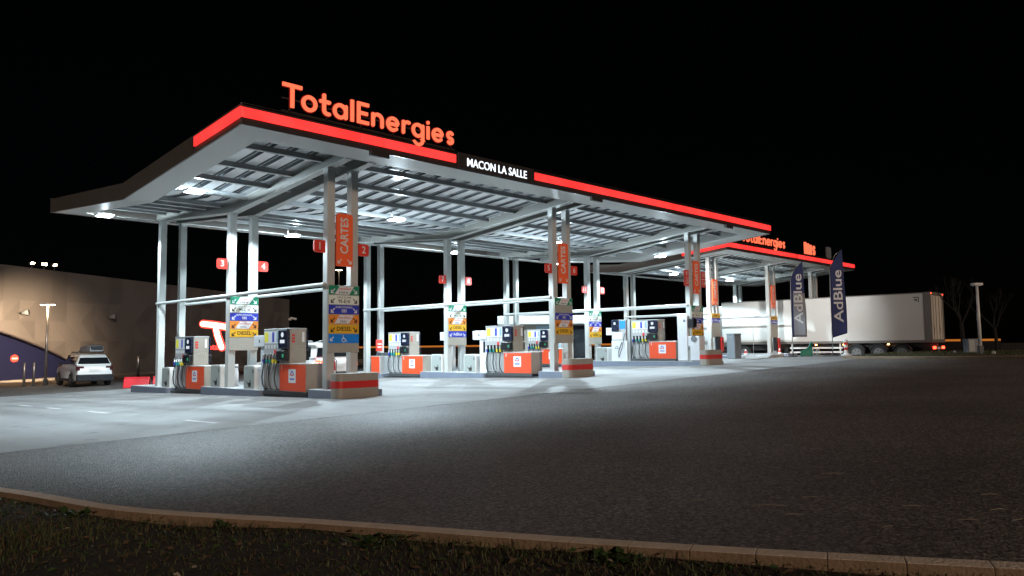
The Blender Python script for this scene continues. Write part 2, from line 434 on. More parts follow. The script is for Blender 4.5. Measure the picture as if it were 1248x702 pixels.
def rkx(y):
    for (x0, y0), (x1, y1) in zip(RK, RK[1:]):
        if y0 >= y >= y1: return x0+(x1-x0)*(y0-y)/(y0-y1)
    return RK[-1][0] if y < -36 else RK[0][0]
vb = sheet('verge', lambda y: (rkx(y)+.22, 30 if y > -9 else 60), lin(-36, -5, 31), 14, .09, M['soil']); structure(vb)
structure(sheet('truck_lane', lambda y: (37.4, 44), lin(-30, 30, 30), 8, .006, M['asphalt']))
structure(sheet('pavement', lambda y: (-30, 34), [30.5, 31.5, 33, 36, 45], 30, .1, M['pave']))
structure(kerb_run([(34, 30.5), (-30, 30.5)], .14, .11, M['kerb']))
# painted dashes
mk = MB()
for y0, y1 in ((-4.4,-3.0),(1.4,2.9),(5.2,6.4),(8,9.3),(12,13.2),(15.3,17)):
    x = -5.2
    mk.face([(x-.07, y0, tz(x,y0)+.009), (x+.07, y0, tz(x,y0)+.009), (x+.07, y1, tz(x,y1)+.009), (x-.07, y1, tz(x,y1)+.009)])
for y in (17.2,):
    for x0 in (-8, -5, -2, 1):
        mk.face([(x0, y, tz(x0,y)+.009), (x0+1.4, y, tz(x0+1.4,y)+.009), (x0+1.4, y+.13, tz(x0+1.4,y)+.009), (x0, y+.13, tz(x0,y)+.009)])
structure(mk.build('road_markings', M['line']))

# ------------------------------------------------------------------ canopies
def zb(Y):   # underside of the canopy edge along its depth, main canopy coordinates
    if Y < 5.87: return 6.719+(5.979-6.719)*(Y+1.753)/(5.87+1.753)
    return 5.979+(6.529-5.979)*(Y-5.87)/(13.2-5.87)
def make_canopy(label, X0, X1, yo, yback, rowsX, rowsY, purl, bands, side_band):
    t = thing('canopy', label, 'canopy', (X0, yo, 0))
    W = X1-X0; yf = -1.753; H = .53
    Z = lambda y: zb(y)
    yb = [yf, 5.87, yback]
    # roof sheet on top
    mb = MB()
    for a, b in zip(yb, yb[1:]):
        mb.prism([(a, Z(a)+.475), (b, Z(b)+.475), (b, Z(b)+.51), (a, Z(a)+.51)], lambda p: (.05, p[0], p[1]), lambda p: (W-.05, p[0], p[1]))
    mb.build('roof_sheet', M['fascia'], t)
    # profiled deck seen from below
    mb = MB(); p = .65; dz = .40; ya, yc = yf+.75, yback-.6
    ydk = [ya, 5.87, yc]
    x = .7; k = 0
    while x+p < W-.6:
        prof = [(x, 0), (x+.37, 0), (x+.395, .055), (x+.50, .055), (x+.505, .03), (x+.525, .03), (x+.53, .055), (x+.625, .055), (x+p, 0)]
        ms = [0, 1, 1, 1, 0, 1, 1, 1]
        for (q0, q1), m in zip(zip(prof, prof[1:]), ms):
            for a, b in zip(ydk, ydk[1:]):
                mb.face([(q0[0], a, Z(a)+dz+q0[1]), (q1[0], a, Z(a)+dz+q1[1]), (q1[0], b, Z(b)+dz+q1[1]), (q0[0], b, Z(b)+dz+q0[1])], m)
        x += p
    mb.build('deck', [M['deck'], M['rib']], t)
    # border soffit
    mb = MB(); bw = .88
    def slab(x0, x1, a, b, z=.02):
        mb.prism([(a, Z(a)+z), (b, Z(b)+z), (b, Z(b)+z+.03), (a, Z(a)+z+.03)], lambda p: (x0, p[0], p[1]), lambda p: (x1, p[0], p[1]))
    slab(.05, W-.05, yf+.05, yf+bw); slab(.05, W-.05, yback-bw, yback-.05)
    for x0, x1 in ((.05, bw), (W-bw-.35, W-.05)):
        slab(x0, x1, yf+bw, 5.87); slab(x0, x1, 5.87, yback-bw)
    # upstand closing the inner edge of the border
    def lip(x0, x1, a, b):
        mb.prism([(a, Z(a)+.03), (b, Z(b)+.03), (b, Z(b)+.41), (a, Z(a)+.41)], lambda p: (x0, p[0], p[1]), lambda p: (x1, p[0], p[1]))
    for x0 in (bw, W-bw-.37):
        lip(x0, x0+.02, yf+bw, 5.87); lip(x0, x0+.02, 5.87, yback-bw)
    mb.build('soffit_border', M['soffit'], t)
    # fascia boards: dark front, brown-grey sides and back
    mb = MB()
    mb.box(0, W, yf, yf+.05, Z(yf), Z(yf)+H, 0)
    mb.box(0, W, yback-.05, yback, Z(yback), Z(yback)+H, 1)
    for x0 in (0, W-.05):
        for a, b in ((yf+.05, 5.87), (5.87, yback-.05)):
            mb.prism([(a, Z(a)), (b, Z(b)), (b, Z(b)+H-.02), (a, Z(a)+H-.02)], lambda p: (x0, p[0], p[1]), lambda p: (x0+.05, p[0], p[1]), 1)
    fa = mb.build('fascia', [M['fascia'], M['fascia_side']], t, bevel=.006)
    for a, b in bands:
        mb = MB(); n = max(1, round((b-a)/3.0))
        for k in range(n):
            mb.box(a+(b-a)*k/n+.004, a+(b-a)*(k+1)/n-.004, yf-.05, yf-.002, Z(yf)+.165, Z(yf)+.415)
        mb.build('red_light_band', M['redband'], fa, bevel=.02)
    mb = MB(); a, b = yf-.05, side_band
    mb.prism([(a, Z(yf)+.165), (b, Z(b)+.165), (b, Z(b)+.415), (a, Z(yf)+.415)], lambda p: (-.05, p[0], p[1]), lambda p: (-.002, p[0], p[1]))
    mb.build('red_light_band', M['redband'], fa)
    # main beams (one over each post), columns
    for rx in rowsX:
        for px in (rx-X0, rx-X0+.786):
            mb = MB()
            for a, b in ((yf+.87, 5.87), (5.87, yback-.86)):
                for z0, z1, xa, xb in ((.0, .025, .0, .245), (.33, .355, .0, .245)):
                    mb.prism([(a, Z(a)+z0), (b, Z(b)+z0), (b, Z(b)+z1), (a, Z(a)+z1)], lambda p: (px+xa, p[0], p[1]), lambda p: (px+xb, p[0], p[1]), 1)
                # boxed web so the beam reads as a deep solid section from the lane
                mb.prism([(a, Z(a)+.025), (b, Z(b)+.025), (b, Z(b)+.33), (a, Z(a)+.33)], lambda p: (px+.02, p[0], p[1]), lambda p: (px+.225, p[0], p[1]))
            mb.build('beam', [M['beam'], M['steel']], t)
            for ry in rowsY:
                mb = MB(); zg = tz(rx, ry+yo)+.19
                mb.box(px, px+.245, ry, ry+.23, zg, Z(ry)-.004)
                mb.box(px-.02, px+.265, ry-.02, ry+.25, zg, zg+.06)
                # bolted head plate and bracket under the beam
                mb.box(px-.015, px+.26, ry-.03, ry+.26, Z(ry)-.05, Z(ry)-.006)
                mb.build('column', M['steel'], t, bevel=.012)
    # purlins across
    for y in purl:
        mb = MB(); z = Z(y)
        mb.box(.9, W-1.25, y-.02, y+.02, z+.235, z+.385, 0); mb.box(.9, W-1.25, y-.06, y+.06, z+.22, z+.235, 1)
        mb.build('purlin', [M['purlin'], M['steel']], t)
        
    # horizontal rails tying the columns together
    for rx in rowsX:
        for dx in (-.03, .786-.03+.245+.03):
            mb = MB(); px = rx-X0+dx
            mb.tube([(px, rowsY[0]+.1, 3.19), (px, rowsY[-1]+.15, 3.19)], .055, 10)
            mb.build('tie_rail', M['steel'], t, smooth=False)
    return t
ROWS = (0, 9.661, 19.169)
RY = (0, 5.977, 11.839)
main = make_canopy('large main canopy with red light bands over the six car pump lanes', -3.5, 23.85, 0, 13.206, ROWS, RY,
                   (.35, 2.0, 3.45, 4.9, 6.7, 7.9, 9.1, 10.3, 11.5), ((.0, 6.79), (10.28, 27.35)), .74)
mb = MB()
for x in (.2, 9.8, 19.45):
    mb2 = MB(); mb2.box(x+3.5, x+3.5+.62, -1.80, -1.70, 6.585, 6.76); mb2.box(x+3.56, x+4.06, -1.803, -1.80, 6.62, 6.73)
    mb2.build('control_box', M['fascia'], main, bevel=.01)
ROW2 = (28.9, 36.5, 43.3)
second = make_canopy('smaller truck canopy behind, partly hidden by the main canopy', 27.8, 46.6, 4.47, 8.6, ROW2, (.1, 6.1),
                     (.6, 2.3, 3.9, 5.2, 6.8, 7.6), ((0, 8.9), (9.05, 18.8)), 1.2)

# ------------------------------------------------------------------ illuminated lettering
W_ = .152
GLY = {
 'T': (.86, [[(.0,.93),(.86,.93)], [(.43,.93),(.43,.0)]]),
 'o': (.72, [arc(.36,.345,.28,0,360,28)]),
 't': (.5, [[(.2,.88),(.2,.26)]+arc(.36,.24,.16,180,275,7)+[(.44,.08)], [(.05,.60),(.44,.60)]]),
 'a': (.72, [arc(.35,.345,.275,0,360,28), [(.63,.6),(.63,.09)]]),
 'l': (.2, [[(.1,1.0),(.1,.02)]]),
 'E': (.62, [[(.1,1.0),(.1,.02)], [(.1,.925),(.62,.925)], [(.1,.51),(.56,.51)], [(.1,.095),(.62,.095)]]),
 'n': (.68, [[(.1,.6),(.1,.09)], [(.1,.36)]+arc(.34,.38,.24,180,0,14)+[(.58,.09)]]),
 'e': (.72, [[(.09,.345),(.62,.345)]+arc(.36,.345,.275,0,315,24)[1:]]),
 'r': (.46, [[(.1,.6),(.1,.09)], [(.1,.36)]+arc(.34,.37,.24,180,70,9)]),
 'g': (.72, [arc(.35,.345,.275,0,360,28), [(.63,.6),(.63,-.1)]+arc(.36,-.08,.27,0,-145,14)]),
 'i': (.2, [[(.1,.66),(.1,.02)], [(.1,.83),(.1,.85)]]),
 's': (.58, [arc(.29,.48,.145,35,270,14)+arc(.29,.21,.13,90,-145,14)[1:]]),
}
def brand(name, label, word, x0, y, zbase, cap, total, mat, cat='sign'):
    tw = sum(GLY[c][0] for c in word)+.12*(len(word)-1); k = total/tw
    t = thing(name, label, cat, (x0, y, zbase))
    x = 0
    for ci, c in enumerate(word):
        wd, st = GLY[c]; mb = MB()
        fr = (V((0, 0, 0)), V((k, 0, 0)), V((0, 0, cap)), V((0, -1, 0)))
        for n, s in enumerate(st):
            mb.stroke([(x+p[0], p[1]) for p in s], W_, fr, .05+.0007*n, 0, c not in 'TlEi' or (c == 'i' and n == 1))
        lt = mb.build('letter', mat, t); mb = MB()
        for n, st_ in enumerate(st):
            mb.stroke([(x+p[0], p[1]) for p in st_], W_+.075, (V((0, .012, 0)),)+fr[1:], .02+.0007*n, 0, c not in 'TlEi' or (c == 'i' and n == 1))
        mb.build('letter_halo', M['letter_halo'], lt); x += wd+(-.02 if c == 'T' else .125)
    return t, total
def sign_frame(t, total):
    mb = MB()
    mb.box(0, total, .02, .06, -.12, -.08); mb.box(0, total, .02, .06, .2, .24)
    for k in range(6): 
        x = .2+(total-.4)*k/5; mb.box(x, x+.05, .02, .06, -.25, .24)
    mb.build('support_frame', M['fascia'], t)
t, tw = brand('brand_letters', 'large glowing orange-red letters standing on the main canopy edge', 'TotalEnergies', -2.42, -1.72, 7.40, .60, 5.75, M['orange_letter']); sign_frame(t, tw)
t, tw = brand('brand_letters', 'glowing orange-red letters on the truck canopy, half hidden by the main canopy', 'TotalEnergies', 29.5, 2.75, 7.37, .62, 5.75, M['orange_letter']); sign_frame(t, tw)
t = thing('roof_sign', 'small red lit mark on the truck canopy right of its letters', 'sign', (38.2, 2.78, 7.3))
mb = MB()
for k in range(3): MB().box(k*.42, k*.42+.26, -.04, .04, 0, .78-.06*k).build('lit_stroke', M['orange_letter'], t)
mb.stroke([(1.2+p[0]*.8, p[1]*.9) for p in GLY['s'][1][0]], .16, frame((0,0,0)), .05)
mb.build('lit_letter', M['orange_letter'], t)
t = thing('roof_sign', 'small unlit dark plate on the truck canopy beyond the red lit mark', 'sign', (41.6, 2.78, 7.25))
mb = MB(); mb.plate(rrect(0, .8, 0, .8, .15), frame((0,0,0)), .08); mb.build('plate', M['slate'], t)
t = thing('station_name_sign', 'dark panel with white lit station name between two red bands', 'sign', (3.3, -1.757, 6.72))
mb = MB(); mb.box(.06, 3.42, -.04, -.004, .03, .50); mb.build('panel', M['fascia'], t, bevel=.008)
text('MACON LA SALLE', .355, M['white_letter'], t, (1.74, -.045, .245), bold=.004, sx=.93, depth=.03, name='lettering')

# ------------------------------------------------------------------ ceiling lamps
LED_W = 780; UP_W = 2300; LED_C = (.72, .90, 1.0)
def luminaire(up, power, colour, cut=(64, 72), lim=.3):
    """forecourt luminaire with an IES-like curve: a wide batwing below with a sharp cut-off, and an added low-angle uplight that brightens the deck"""
    ld = bpy.data.lights.new('luminaire', 'SPOT'); ld.spot_size = R(178); ld.spot_blend = 0; ld.shadow_soft_size = .1
    ld.energy = power; ld.color = colour; ld.use_nodes = True
    nt = ld.node_tree; n = nt.nodes; l = nt.links; em = n['Emission']
    ge = n.new('ShaderNodeNewGeometry'); sp = n.new('ShaderNodeSeparateXYZ'); l.new(ge.outputs['Incoming'], sp.inputs[0])
    ab = n.new('ShaderNodeMath'); ab.operation = 'ABSOLUTE'; l.new(sp.outputs[2], ab.inputs[0])
    pw = n.new('ShaderNodeMath'); pw.operation = 'POWER'
    if up:
        iv = n.new('ShaderNodeMath'); iv.operation = 'SUBTRACT'; iv.inputs[0].default_value = 1; l.new(ab.outputs[0], iv.inputs[1])
        pw.inputs[1].default_value = 9; l.new(iv.outputs[0], pw.inputs[0]); l.new(pw.outputs[0], em.inputs['Strength'])
        return ld
    mx = n.new('ShaderNodeMath'); mx.operation = 'MAXIMUM'; mx.inputs[1].default_value = lim; l.new(ab.outputs[0], mx.inputs[0])
    pw.inputs[1].default_value = -2.4; l.new(mx.outputs[0], pw.inputs[0])
    mr = n.new('ShaderNodeMapRange'); mr.interpolation_type = 'SMOOTHSTEP'; mr.inputs[1].default_value = math.cos(R(cut[1])); mr.inputs[2].default_value = math.cos(R(cut[0]))
    l.new(ab.outputs[0], mr.inputs[0])
    mu = n.new('ShaderNodeMath'); mu.operation = 'MULTIPLY'; l.new(pw.outputs[0], mu.inputs[0]); l.new(mr.outputs[0], mu.inputs[1])
    ad = n.new('ShaderNodeMath'); ad.operation = 'ADD'; ad.inputs[1].default_value = .12; l.new(mu.outputs[0], ad.inputs[0])
    l.new(ad.outputs[0], em.inputs['Strength'])
    return ld
BW = luminaire(False, LED_W, LED_C); 
UPL = luminaire(True, UP_W, LED_C); UPE = luminaire(True, UP_W*.4, LED_C)
def lamp(x, y, z, label):
    t = thing('ceiling_lamp', label, 'lamp', (x, y, z), 0, 'LED lamps under the canopies')
    mb = MB(); mb.box(-.3, .3, -.22, .22, .02, .09); mb.build('housing', M['tube'], t, bevel=.02)
    mb = MB(); mb.box(-.2, -.185, -.008, .008, .09, .34); mb.box(.185, .2, -.008, .008, .09, .34); mb.box(-.2, .2, -.008, .008, .335, .35); mb.box(-.2, .2, -.008, .008, .088, .1); mb.build('hanger', M['darkgrey'], t)
    mb = MB(); mb.box(-.24, .24, -.17, .17, .0, .018); mb.build('diffuser', M['led'], t)
    lo = bpy.data.objects.new('luminaire', BW); COL.objects.link(lo); lo.parent = t; lo.location = (0, 0, -.05)
    lo = bpy.data.objects.new('uplight', UPL); COL.objects.link(lo); lo.parent = t; lo.location = (0, -.3, .1); lo.rotation_euler = (PI, 0, 0)  # added light aimed up to brighten the deck
    return t
L0 = lamp(-1.9, 4.45, 6.2, 'bright LED lamp under the left edge of the main canopy, near the fold')
for x, y, z, lb in ((-2.05,11.9,6.38,'bright LED lamp at the low back left corner of the main canopy'), 
                    (5.15,3.6,6.0,'bright LED lamp between first and second column rows, front half'), (5.15,10.9,6.2,'bright LED lamp between first and second column rows, back half'),
                    (14.4,3.6,6.0,'bright LED lamp between second and third column rows, front half'), (14.4,10.9,6.2,'bright LED lamp between second and third column rows, back half'),
                    (22.6,3.8,6.0,'bright LED lamp by the right end of the main canopy, front'), (22.6,10.9,6.2,'bright LED lamp by the right end of the main canopy, back'),
                    (33.0,9.6,6.1,'bright LED lamp under the truck canopy, left bay'), (40.8,9.7,6.1,'bright LED lamp under the truck canopy, right bay')):
    d = dup(L0, (x, y, z), lb)
    for ch in d.children:
        if x == 22.6 and y < 5: TL = d
        if ch.type == 'LIGHT' and ch.name.startswith('uplight') and not 0 < x < 22: ch.data = UPE
for ch in L0.children:
    if ch.name.startswith('uplight'): ch.data = UPE

# ------------------------------------------------------------------ islands
def island(label, X, plats, gaps, Y0=0):
    t = thing('pump_island', label, 'island', (X, Y0, tz(X, Y0)))
    z0 = tz(X, Y0)
    for a, b in plats:
        za = min(tz(X, Y0+a), tz(X, Y0+b))-z0; zt = max(tz(X, Y0+a), tz(X, Y0+b), tz(X, Y0+(a+b)/2))-z0+.19
        zt = tz(X, Y0+(a+b)/2)-z0+.235
        mb = MB(); mb.plate(rrect(-.24, 1.27, a, b, .14), (V((0,0,za-.1)), V((1,0,0)), V((0,1,0)), V((0,0,1))), zt-za+.1-.012, 0)
        mb.plate(rrect(-.215, 1.245, a+.025, b-.025, .125), (V((0,0,zt-.012)), V((1,0,0)), V((0,1,0)), V((0,0,1))), .012, 1)
        mb.build('kerb_platform', [M['bluegrey'], M['platform']], t, bevel=.01)
    for a, b in gaps:
        z = tz(X, Y0+(a+b)/2)-z0
        mb = MB(); mb.box(-.1, 1.1, a, b, z-.15, z+.07); mb.build('plinth', M['darkgrey'], t, bevel=.01)
    return t
island('left pump island with three blue-grey kerbed platforms', 0, ((-.95,.66),(3.35,7.6),(10.35,14.0)), ((.66,3.35),(7.6,10.35)))
island('middle pump island with three blue-grey kerbed platforms', ROWS[1], ((-.95,.66),(3.5,7.6),(10.35,14.0)), ((.66,3.5),(7.6,10.35)))
island('right pump island of the main canopy, one long raised kerb', ROWS[2], ((-.95,5.6),(5.62,7.7),(10.35,14.0)), ((7.7,10.35),))
island('truck pump island nearest the beach flags', ROW2[0], ((3.3,11.6),), ())
island('truck pump island beside the white trailer', ROW2[1]+.0, ((3.3,11.6),), ())

# bumpers at the island noses
def bumper(X, label):
    z = tz(X, -1)
    t = thing('island_bumper', label, 'bumper', (X+.43, -1.0, z), 0, 'striped bumpers at the island noses')
    mb = MB(); mb.plate(rrect(-.69, .69, 0, .5, .16), (V((0,0,0)), V((1,0,0)), V((0,1,0)), V((0,0,1))), .68); mb.build('body', M['tan'], t, bevel=.012)
    mb = MB(); mb.plate(rrect(-.693, .693, -.003, .503, .163), (V((0,0,.28)), V((1,0,0)), V((0,1,0)), V((0,0,1))), .19); mb.build('red_stripe', M['red'], t)
    return t
bumper(0, 'tan bumper with red stripe at the left island nose, nearest the camera')
bumper(ROWS[1], 'tan bumper with red stripe at the middle island nose')
bumper(ROWS[2], 'tan bumper with red stripe at the right island nose, smallest')

# ------------------------------------------------------------------ fuel pumps
def make_pump(label, loc, num):
    t = thing('fuel_pump', label, 'fuel pump', loc, 0, 'fuel pumps on the islands')
    w = .3
    mb = MB(); mb.box(-w+.02, w-.02, 0.02, 2.5, 0, .1); mb.build('base', M['darkgrey'], t)
    mb = MB(); mb.box(-w, w, 0, 1.48, .1, .9, 0); mb.box(-w-.015, w+.015, -.015, 1.49, .9, .935, 1); mb.build('lower_cabinet', [M['tan'], M['white']], t, bevel=.012)
    mb = MB(); mb.box(-.27, .27, .95, 2.5, .935, 1.93, 0); mb.box(-.285, .285, .94, 2.51, 1.93, 1.965, 1); mb.build('upper_housing', [M['tan'], M['pumpgrey']], t, bevel=.012)
    mb = MB()                                        # stickers and seams on the end of the housing
    for k in range(3): mb.box(-.21+.0*k, -.12, .934, .949, 1.72-.09*k, 1.78-.09*k, 0)
    mb.box(-.26, .26, .938, .949, 1.43, 1.445, 1)
    for k in range(5): mb.box(-.15+.07*k, -.12+.07*k, .938, .949, 1.3, 1.4, 1)
    mb.box(.12, .2, .934, .949, 1.55, 1.85, 2)
    mb.build('end_labels', [M['redink'], M['beige'], M['sheet']], t)
    mb = MB(); mb.box(-.2, .2, 1.5, 2.5, .1, .935, 0); mb.box(-.27, .27, 1.49, 1.53, .1, .935, 0); mb.box(-.27, .27, 2.46, 2.5, .1, .935, 0); mb.build('hose_bay', M['pumpgrey'], t, bevel=.008)
    for sgn, fc in ((-1, '-X'), (1, '+X')):
        mb = MB(); mb.box(min(sgn*w, sgn*(w+.014)), max(sgn*w, sgn*(w+.014)), .02, 1.46, .12, .885); fp = mb.build('front_panel', M['orange'], t, bevel=.006)
        mb = MB(); x0 = sgn*(w+.0145); yc = .74
        fr = frame((x0, yc, 0), fc)
        mb.plate(rrect(-.2, .2, .36, .76, .02), fr, .003, 0)
        f2 = frame((x0+sgn*.003, yc, 0), fc)
        mb.stroke(arc(0, .62, .07, -30, 200, 10), .035, f2, .002, 1); mb.stroke([(-.12,.6),(-.02,.58),(.1,.6)], .03, f2, .0025, 2)
        mb.plate(rect(-.12, .12, .45, .49), f2, .002, 1)
        mb.build('label_sticker', [M['sheet'], M['signblue'], M['redink']], fp)
        text(num, .15, M['sheet'], fp, (sgn*(w+.016), 1.34 if fc == '-X' else .12, .80), fc, .02, 'number')
        # header with fuel labels
        mb = MB(); xh = sgn*.27; y0 = 1.53
        def pl(ya, yb, za, zb_, m, th=.012):
            mb.box(min(xh, xh+sgn*th), max(xh, xh+sgn*th), ya, yb, za, zb_, m)
        pl(1.5, 2.5, .96, 1.92, 0, .006)
        pl(1.56, 2.46, 1.52, 1.88, 1, .012)
        if fc == '-X': ks = ((2.22,2.44,3),(2.0,2.1,1),(1.86,1.98,4),(1.6,1.72,5))
        else: ks = ((1.58,1.8,3),(1.9,2.02,4),(2.2,2.3,5))
        for a, b, m in ks: pl(a, b, 1.56, 1.86, m, .014)
        for k in range(5): pl(1.6+.18*k, 1.69+.18*k, 1.36, 1.47, 1, .012)
        pl(1.74, 1.86, 1.2, 1.33, 6, .014)
        mb.build('fuel_header', [M['pumpgrey'], M['sheet'], M['darkgrey'], M['lemon'], M['signblue'], M['paleblue'], M['redink']], t)
        mb = MB(); xa, xb = sorted((sgn*.272, sgn*.36)); mb.box(xa, xb, .98, 1.5, 1.36, 1.92); pt = mb.build('payment_terminal', M['navy'], t, bevel=.02)
        mb = MB(); xs_ = sgn*.362
        fr = frame((xs_, 1.24, 0), fc); mb.plate(arc(.0, 1.77, .075, 0, 360, 16)[:-1], fr, .003); mb.plate(rect(-.13, .13, 1.52, 1.62), fr, .003)
        mb.build('screen', M['screen'], pt)
        mb = MB(); xa, xb = sorted((sgn*.272, sgn*.42)); mb.box(xa, xb, 1.0, 1.52, 1.0, 1.31); cr_ = mb.build('card_reader', M['black'], t, bevel=.03)
        mb = MB(); mb.plate(rect(-.2, -.12, 1.1, 1.2) if fc == '+X' else rect(.12, .2, 1.1, 1.2), frame((sgn*.421, 1.26, 0), fc), .003); mb.build('green_light', M['terminal_green'], cr_)
        # nozzles and hoses
        hm = ('lemon', 'lemon', 'teal', 'teal', 'signblue'); 
        for k in range(5):
            y = 1.63+.185*k; mb = MB()
            mb.tube([(sgn*.24, y+.07, 1.22), (sgn*.33, y+.03, 1.15), (sgn*.36, y-.01, 1.04)], [.022, .035, .03], 7, 0)
            mb.tube([(sgn*.36, y-.01, 1.04), (sgn*.35, y-.02, .93)], [.045, .038], 7, 1)
            mb.box(sgn*.28-.04, sgn*.28+.04, y-.06, y+.06, .93, 1.2, 2)
            nz = mb.build('nozzle', [M['chrome'], M[hm[k]] , M['black']], t, smooth=False)
            mb = MB(); sw = .05*math.sin(k*1.7)
            mb.tube([(sgn*.35, y-.02, .93), (sgn*.37, y-.01+sw*.2, .75), (sgn*.38, y+.02+sw*.6, .5), (sgn*.37, y-.02+sw, .28), (sgn*.33, y-.08+sw, .15), (sgn*.22, y-.1+sw, .14)], .02, 7, 0)
            mb.build('hose', [M['hosegrey'] if k % 2 else M['hose']], t, smooth=True)
    return t
pz = lambda X, Y, h=.07: tz(X, Y+1.2)+h
P1 = make_pump('nearest orange and grey fuel pump, left island, front', (.13, .8, pz(0, .8)), '2')
dup(P1, (.13, 7.38, pz(0, 7.38)), 'orange and grey fuel pump at the back of the left island')
dup(P1, (9.79, .98, pz(9.66, .98)), 'orange and grey fuel pump at the front of the middle island')
dup(P1, (9.79, 7.4, pz(9.66, 7.4)), 'orange and grey fuel pump at the back of the middle island')
dup(P1, (19.3, .7, pz(19.17, .7, .235)), 'orange and grey fuel pump by the white service cabinet, right island front')
dup(P1, (19.3, 7.6, pz(19.17, 7.6)), 'orange and grey fuel pump glimpsed behind the middle island posts, right island back')

# diesel-additive dispenser on the right island
def adblue(label, loc):
    t = thing('additive_dispenser', label, 'dispenser', loc)
    mb = MB(); mb.box(-.3, .3, 0, .95, 0, 1.02); mb.build('cabinet', M['sheet'], t, bevel=.02)
    mb = MB(); mb.box(-.25, .25, .1, .95, 1.02, 2.05); mb.box(-.2, .2, -.12, .06, 0, 2.05); mb.build('housing', M['pumpgrey'], t, bevel=.015)
    mb = MB(); mb.box(-.33, -.25, .5, .92, 1.5, 2.05); tm = mb.build('payment_terminal', M['navy'], t, bevel=.02)
    mb = MB(); mb.plate(arc(0, 1.87, .07, 0, 360, 14)[:-1], frame((-.332, .71, 0), '-X'), .003); mb.build('screen', M['screen'], tm)
    mb = MB(); mb.box(-.264, -.25, .12, .46, 1.6, 2.0); mb.build('blue_panel', M['skyblue'], t)
    mb = MB(); mb.box(-.268, -.25, .3, .9, 1.08, 1.44); mb.build('label_panel', M['white'], t)
    mb = MB(); mb.tube([(-.27, .12, 1.4), (-.4, .1, 1.2), (-.42, .2, .7), (-.38, .45, .2), (-.33, .5, .5), (-.32, .3, .95)], .018, 7); mb.build('hose', M['hose'], t, smooth=True)
    mb = MB(); fr = frame((-.302, .62, 0), '-X'); mb.stroke(arc(0, .68, .07, -30, 200, 10), .03, fr, .003); mb.stroke([(-.14,.66),(.02,.63),(.12,.66)], .025, fr, .004); mb.build('emblem', M['slate'], t)
adblue('white additive dispenser with hose and blue panel, right island', (19.3, 3.45, tz(19.17, 3.9)+.235))

def service_cabinet(label, loc):
    t = thing('service_cabinet', label, 'cabinet', loc)
    mb = MB(); mb.box(-.25, .25, 0, .52, 0, 2.05); mb.box(-.22, .25, -.6, 0, 0, 1.1); mb.build('body', M['sheet'], t, bevel=.015)
    mb = MB(); mb.plate(rrect(-.06, .06, 1.75, 1.87, .03), frame((-.252, .14, 0), '-X'), .004); mb.plate(arc(.62, .98, .14, 0, 360, 18)[:-1], frame((-.252, .3, 0), '-X'), .006); mb.build('label', [M['slate']], t)
    mb = MB(); mb.box(-.2, .1, -.3, -.02, 1.5, 1.9); mb.build('black_screen', M['black'], t, bevel=.01)
service_cabinet('tall white service cabinet with round badge beside the right island pump', (19.3, .12, tz(19.17, .3)+.235))

# ------------------------------------------------------------------ waste bins and paper posts
def make_bin(label, loc):
    t = thing('waste_bin', label, 'bin', loc, 0, 'grey waste bins beside the columns')
    mb = MB(); mb.prism(rrect(0, .72, 0, .74, .09, 'cd'), lambda p: (-.2, p[0], p[1]), lambda p: (.2, p[0], p[1])); mb.build('body', M['white'], t)
    mb = MB(); mb.prism(rrect(.035, .685, .02, .705, .07, 'cd'), lambda p: (-.212, p[0], p[1]), lambda p: (-.2, p[0], p[1])); dp = mb.build('door_panel', M['binlite'], t)
    mb = MB(); mb.prism(rect(.08, .12, .5, .62), lambda p: (-.22, p[0], p[1]), lambda p: (-.212, p[0], p[1])); mb.build('handle', M['darkgrey'], dp)
    mb = MB(); fr = frame((-.213, .36, 0), '-X')
    mb.plate([(-.02,.06),(.12,.06),(.15,.2),(-.05,.2)], fr, .003); mb.stroke([(.05,.2),(.09,.28),(.13,.2)], .02, fr, .003); mb.stroke([(-.04,.13),(-.13,.22)], .025, fr, .004)
    mb.build('pictogram', M['ink'], dp)
    return t
pf = lambda X, Y: tz(X, Y)+.237
B1 = make_bin('grey waste bin left of the second left-island columns', (.12, 6.35, pf(0, 5.5)))
for X, Y, lb in ((0, 3.98, 'grey waste bin right of the second left-island columns'), (0, 10.5, 'grey waste bin on the back platform of the left island'),
                 (ROWS[1], 6.25, 'grey waste bin left of the second middle-island columns'), (ROWS[1], 4.15, 'grey waste bin right of the second middle-island columns'),
                 (ROWS[2], .28-.32, 'grey waste bin next to the right island front column'), (ROWS[2], 4.5+.2, 'grey waste bin beside the second right-island columns')):
    dup(B1, (X+.12, Y, pf(X, 5.5 if 3 < Y < 8 else (12.2 if Y > 9 else 2.3 if X > 15 else Y))), lb)
def make_paper(label, loc):
    t = thing('glove_dispenser', label, 'dispenser', loc, 0, 'white paper and glove dispensers')
    mb = MB(); mb.box(-.09, .09, 0, .42, 0, 1.3); mb.box(-.09, .09, 0, .1, 1.3, 1.4); mb.box(-.09, .09, .3, .42, 1.3, 1.4); mb.build('post', M['sheet'], t, bevel=.02)
    mb = MB(); mb.box(-.14, .14, -.02, .78, 1.32, 1.68); mb.build('paper_box', M['sheet'], t, bevel=.02)
    mb = MB(); mb.box(-.096, -.09, .08, .2, .8, 1.25); mb.build('slot', M['black'], t)
    mb = MB(); mb.plate([(-.05,1.45),(.05,1.47),(.02,1.56),(-.03,1.56)], frame((-.142, .4, 0), '-X'), .003); mb.build('pictogram', M['slate'], t)
    return t
G1 = make_paper('white paper dispenser by the first pump, left island', (.12, 3.42, pf(0, 5.5)))
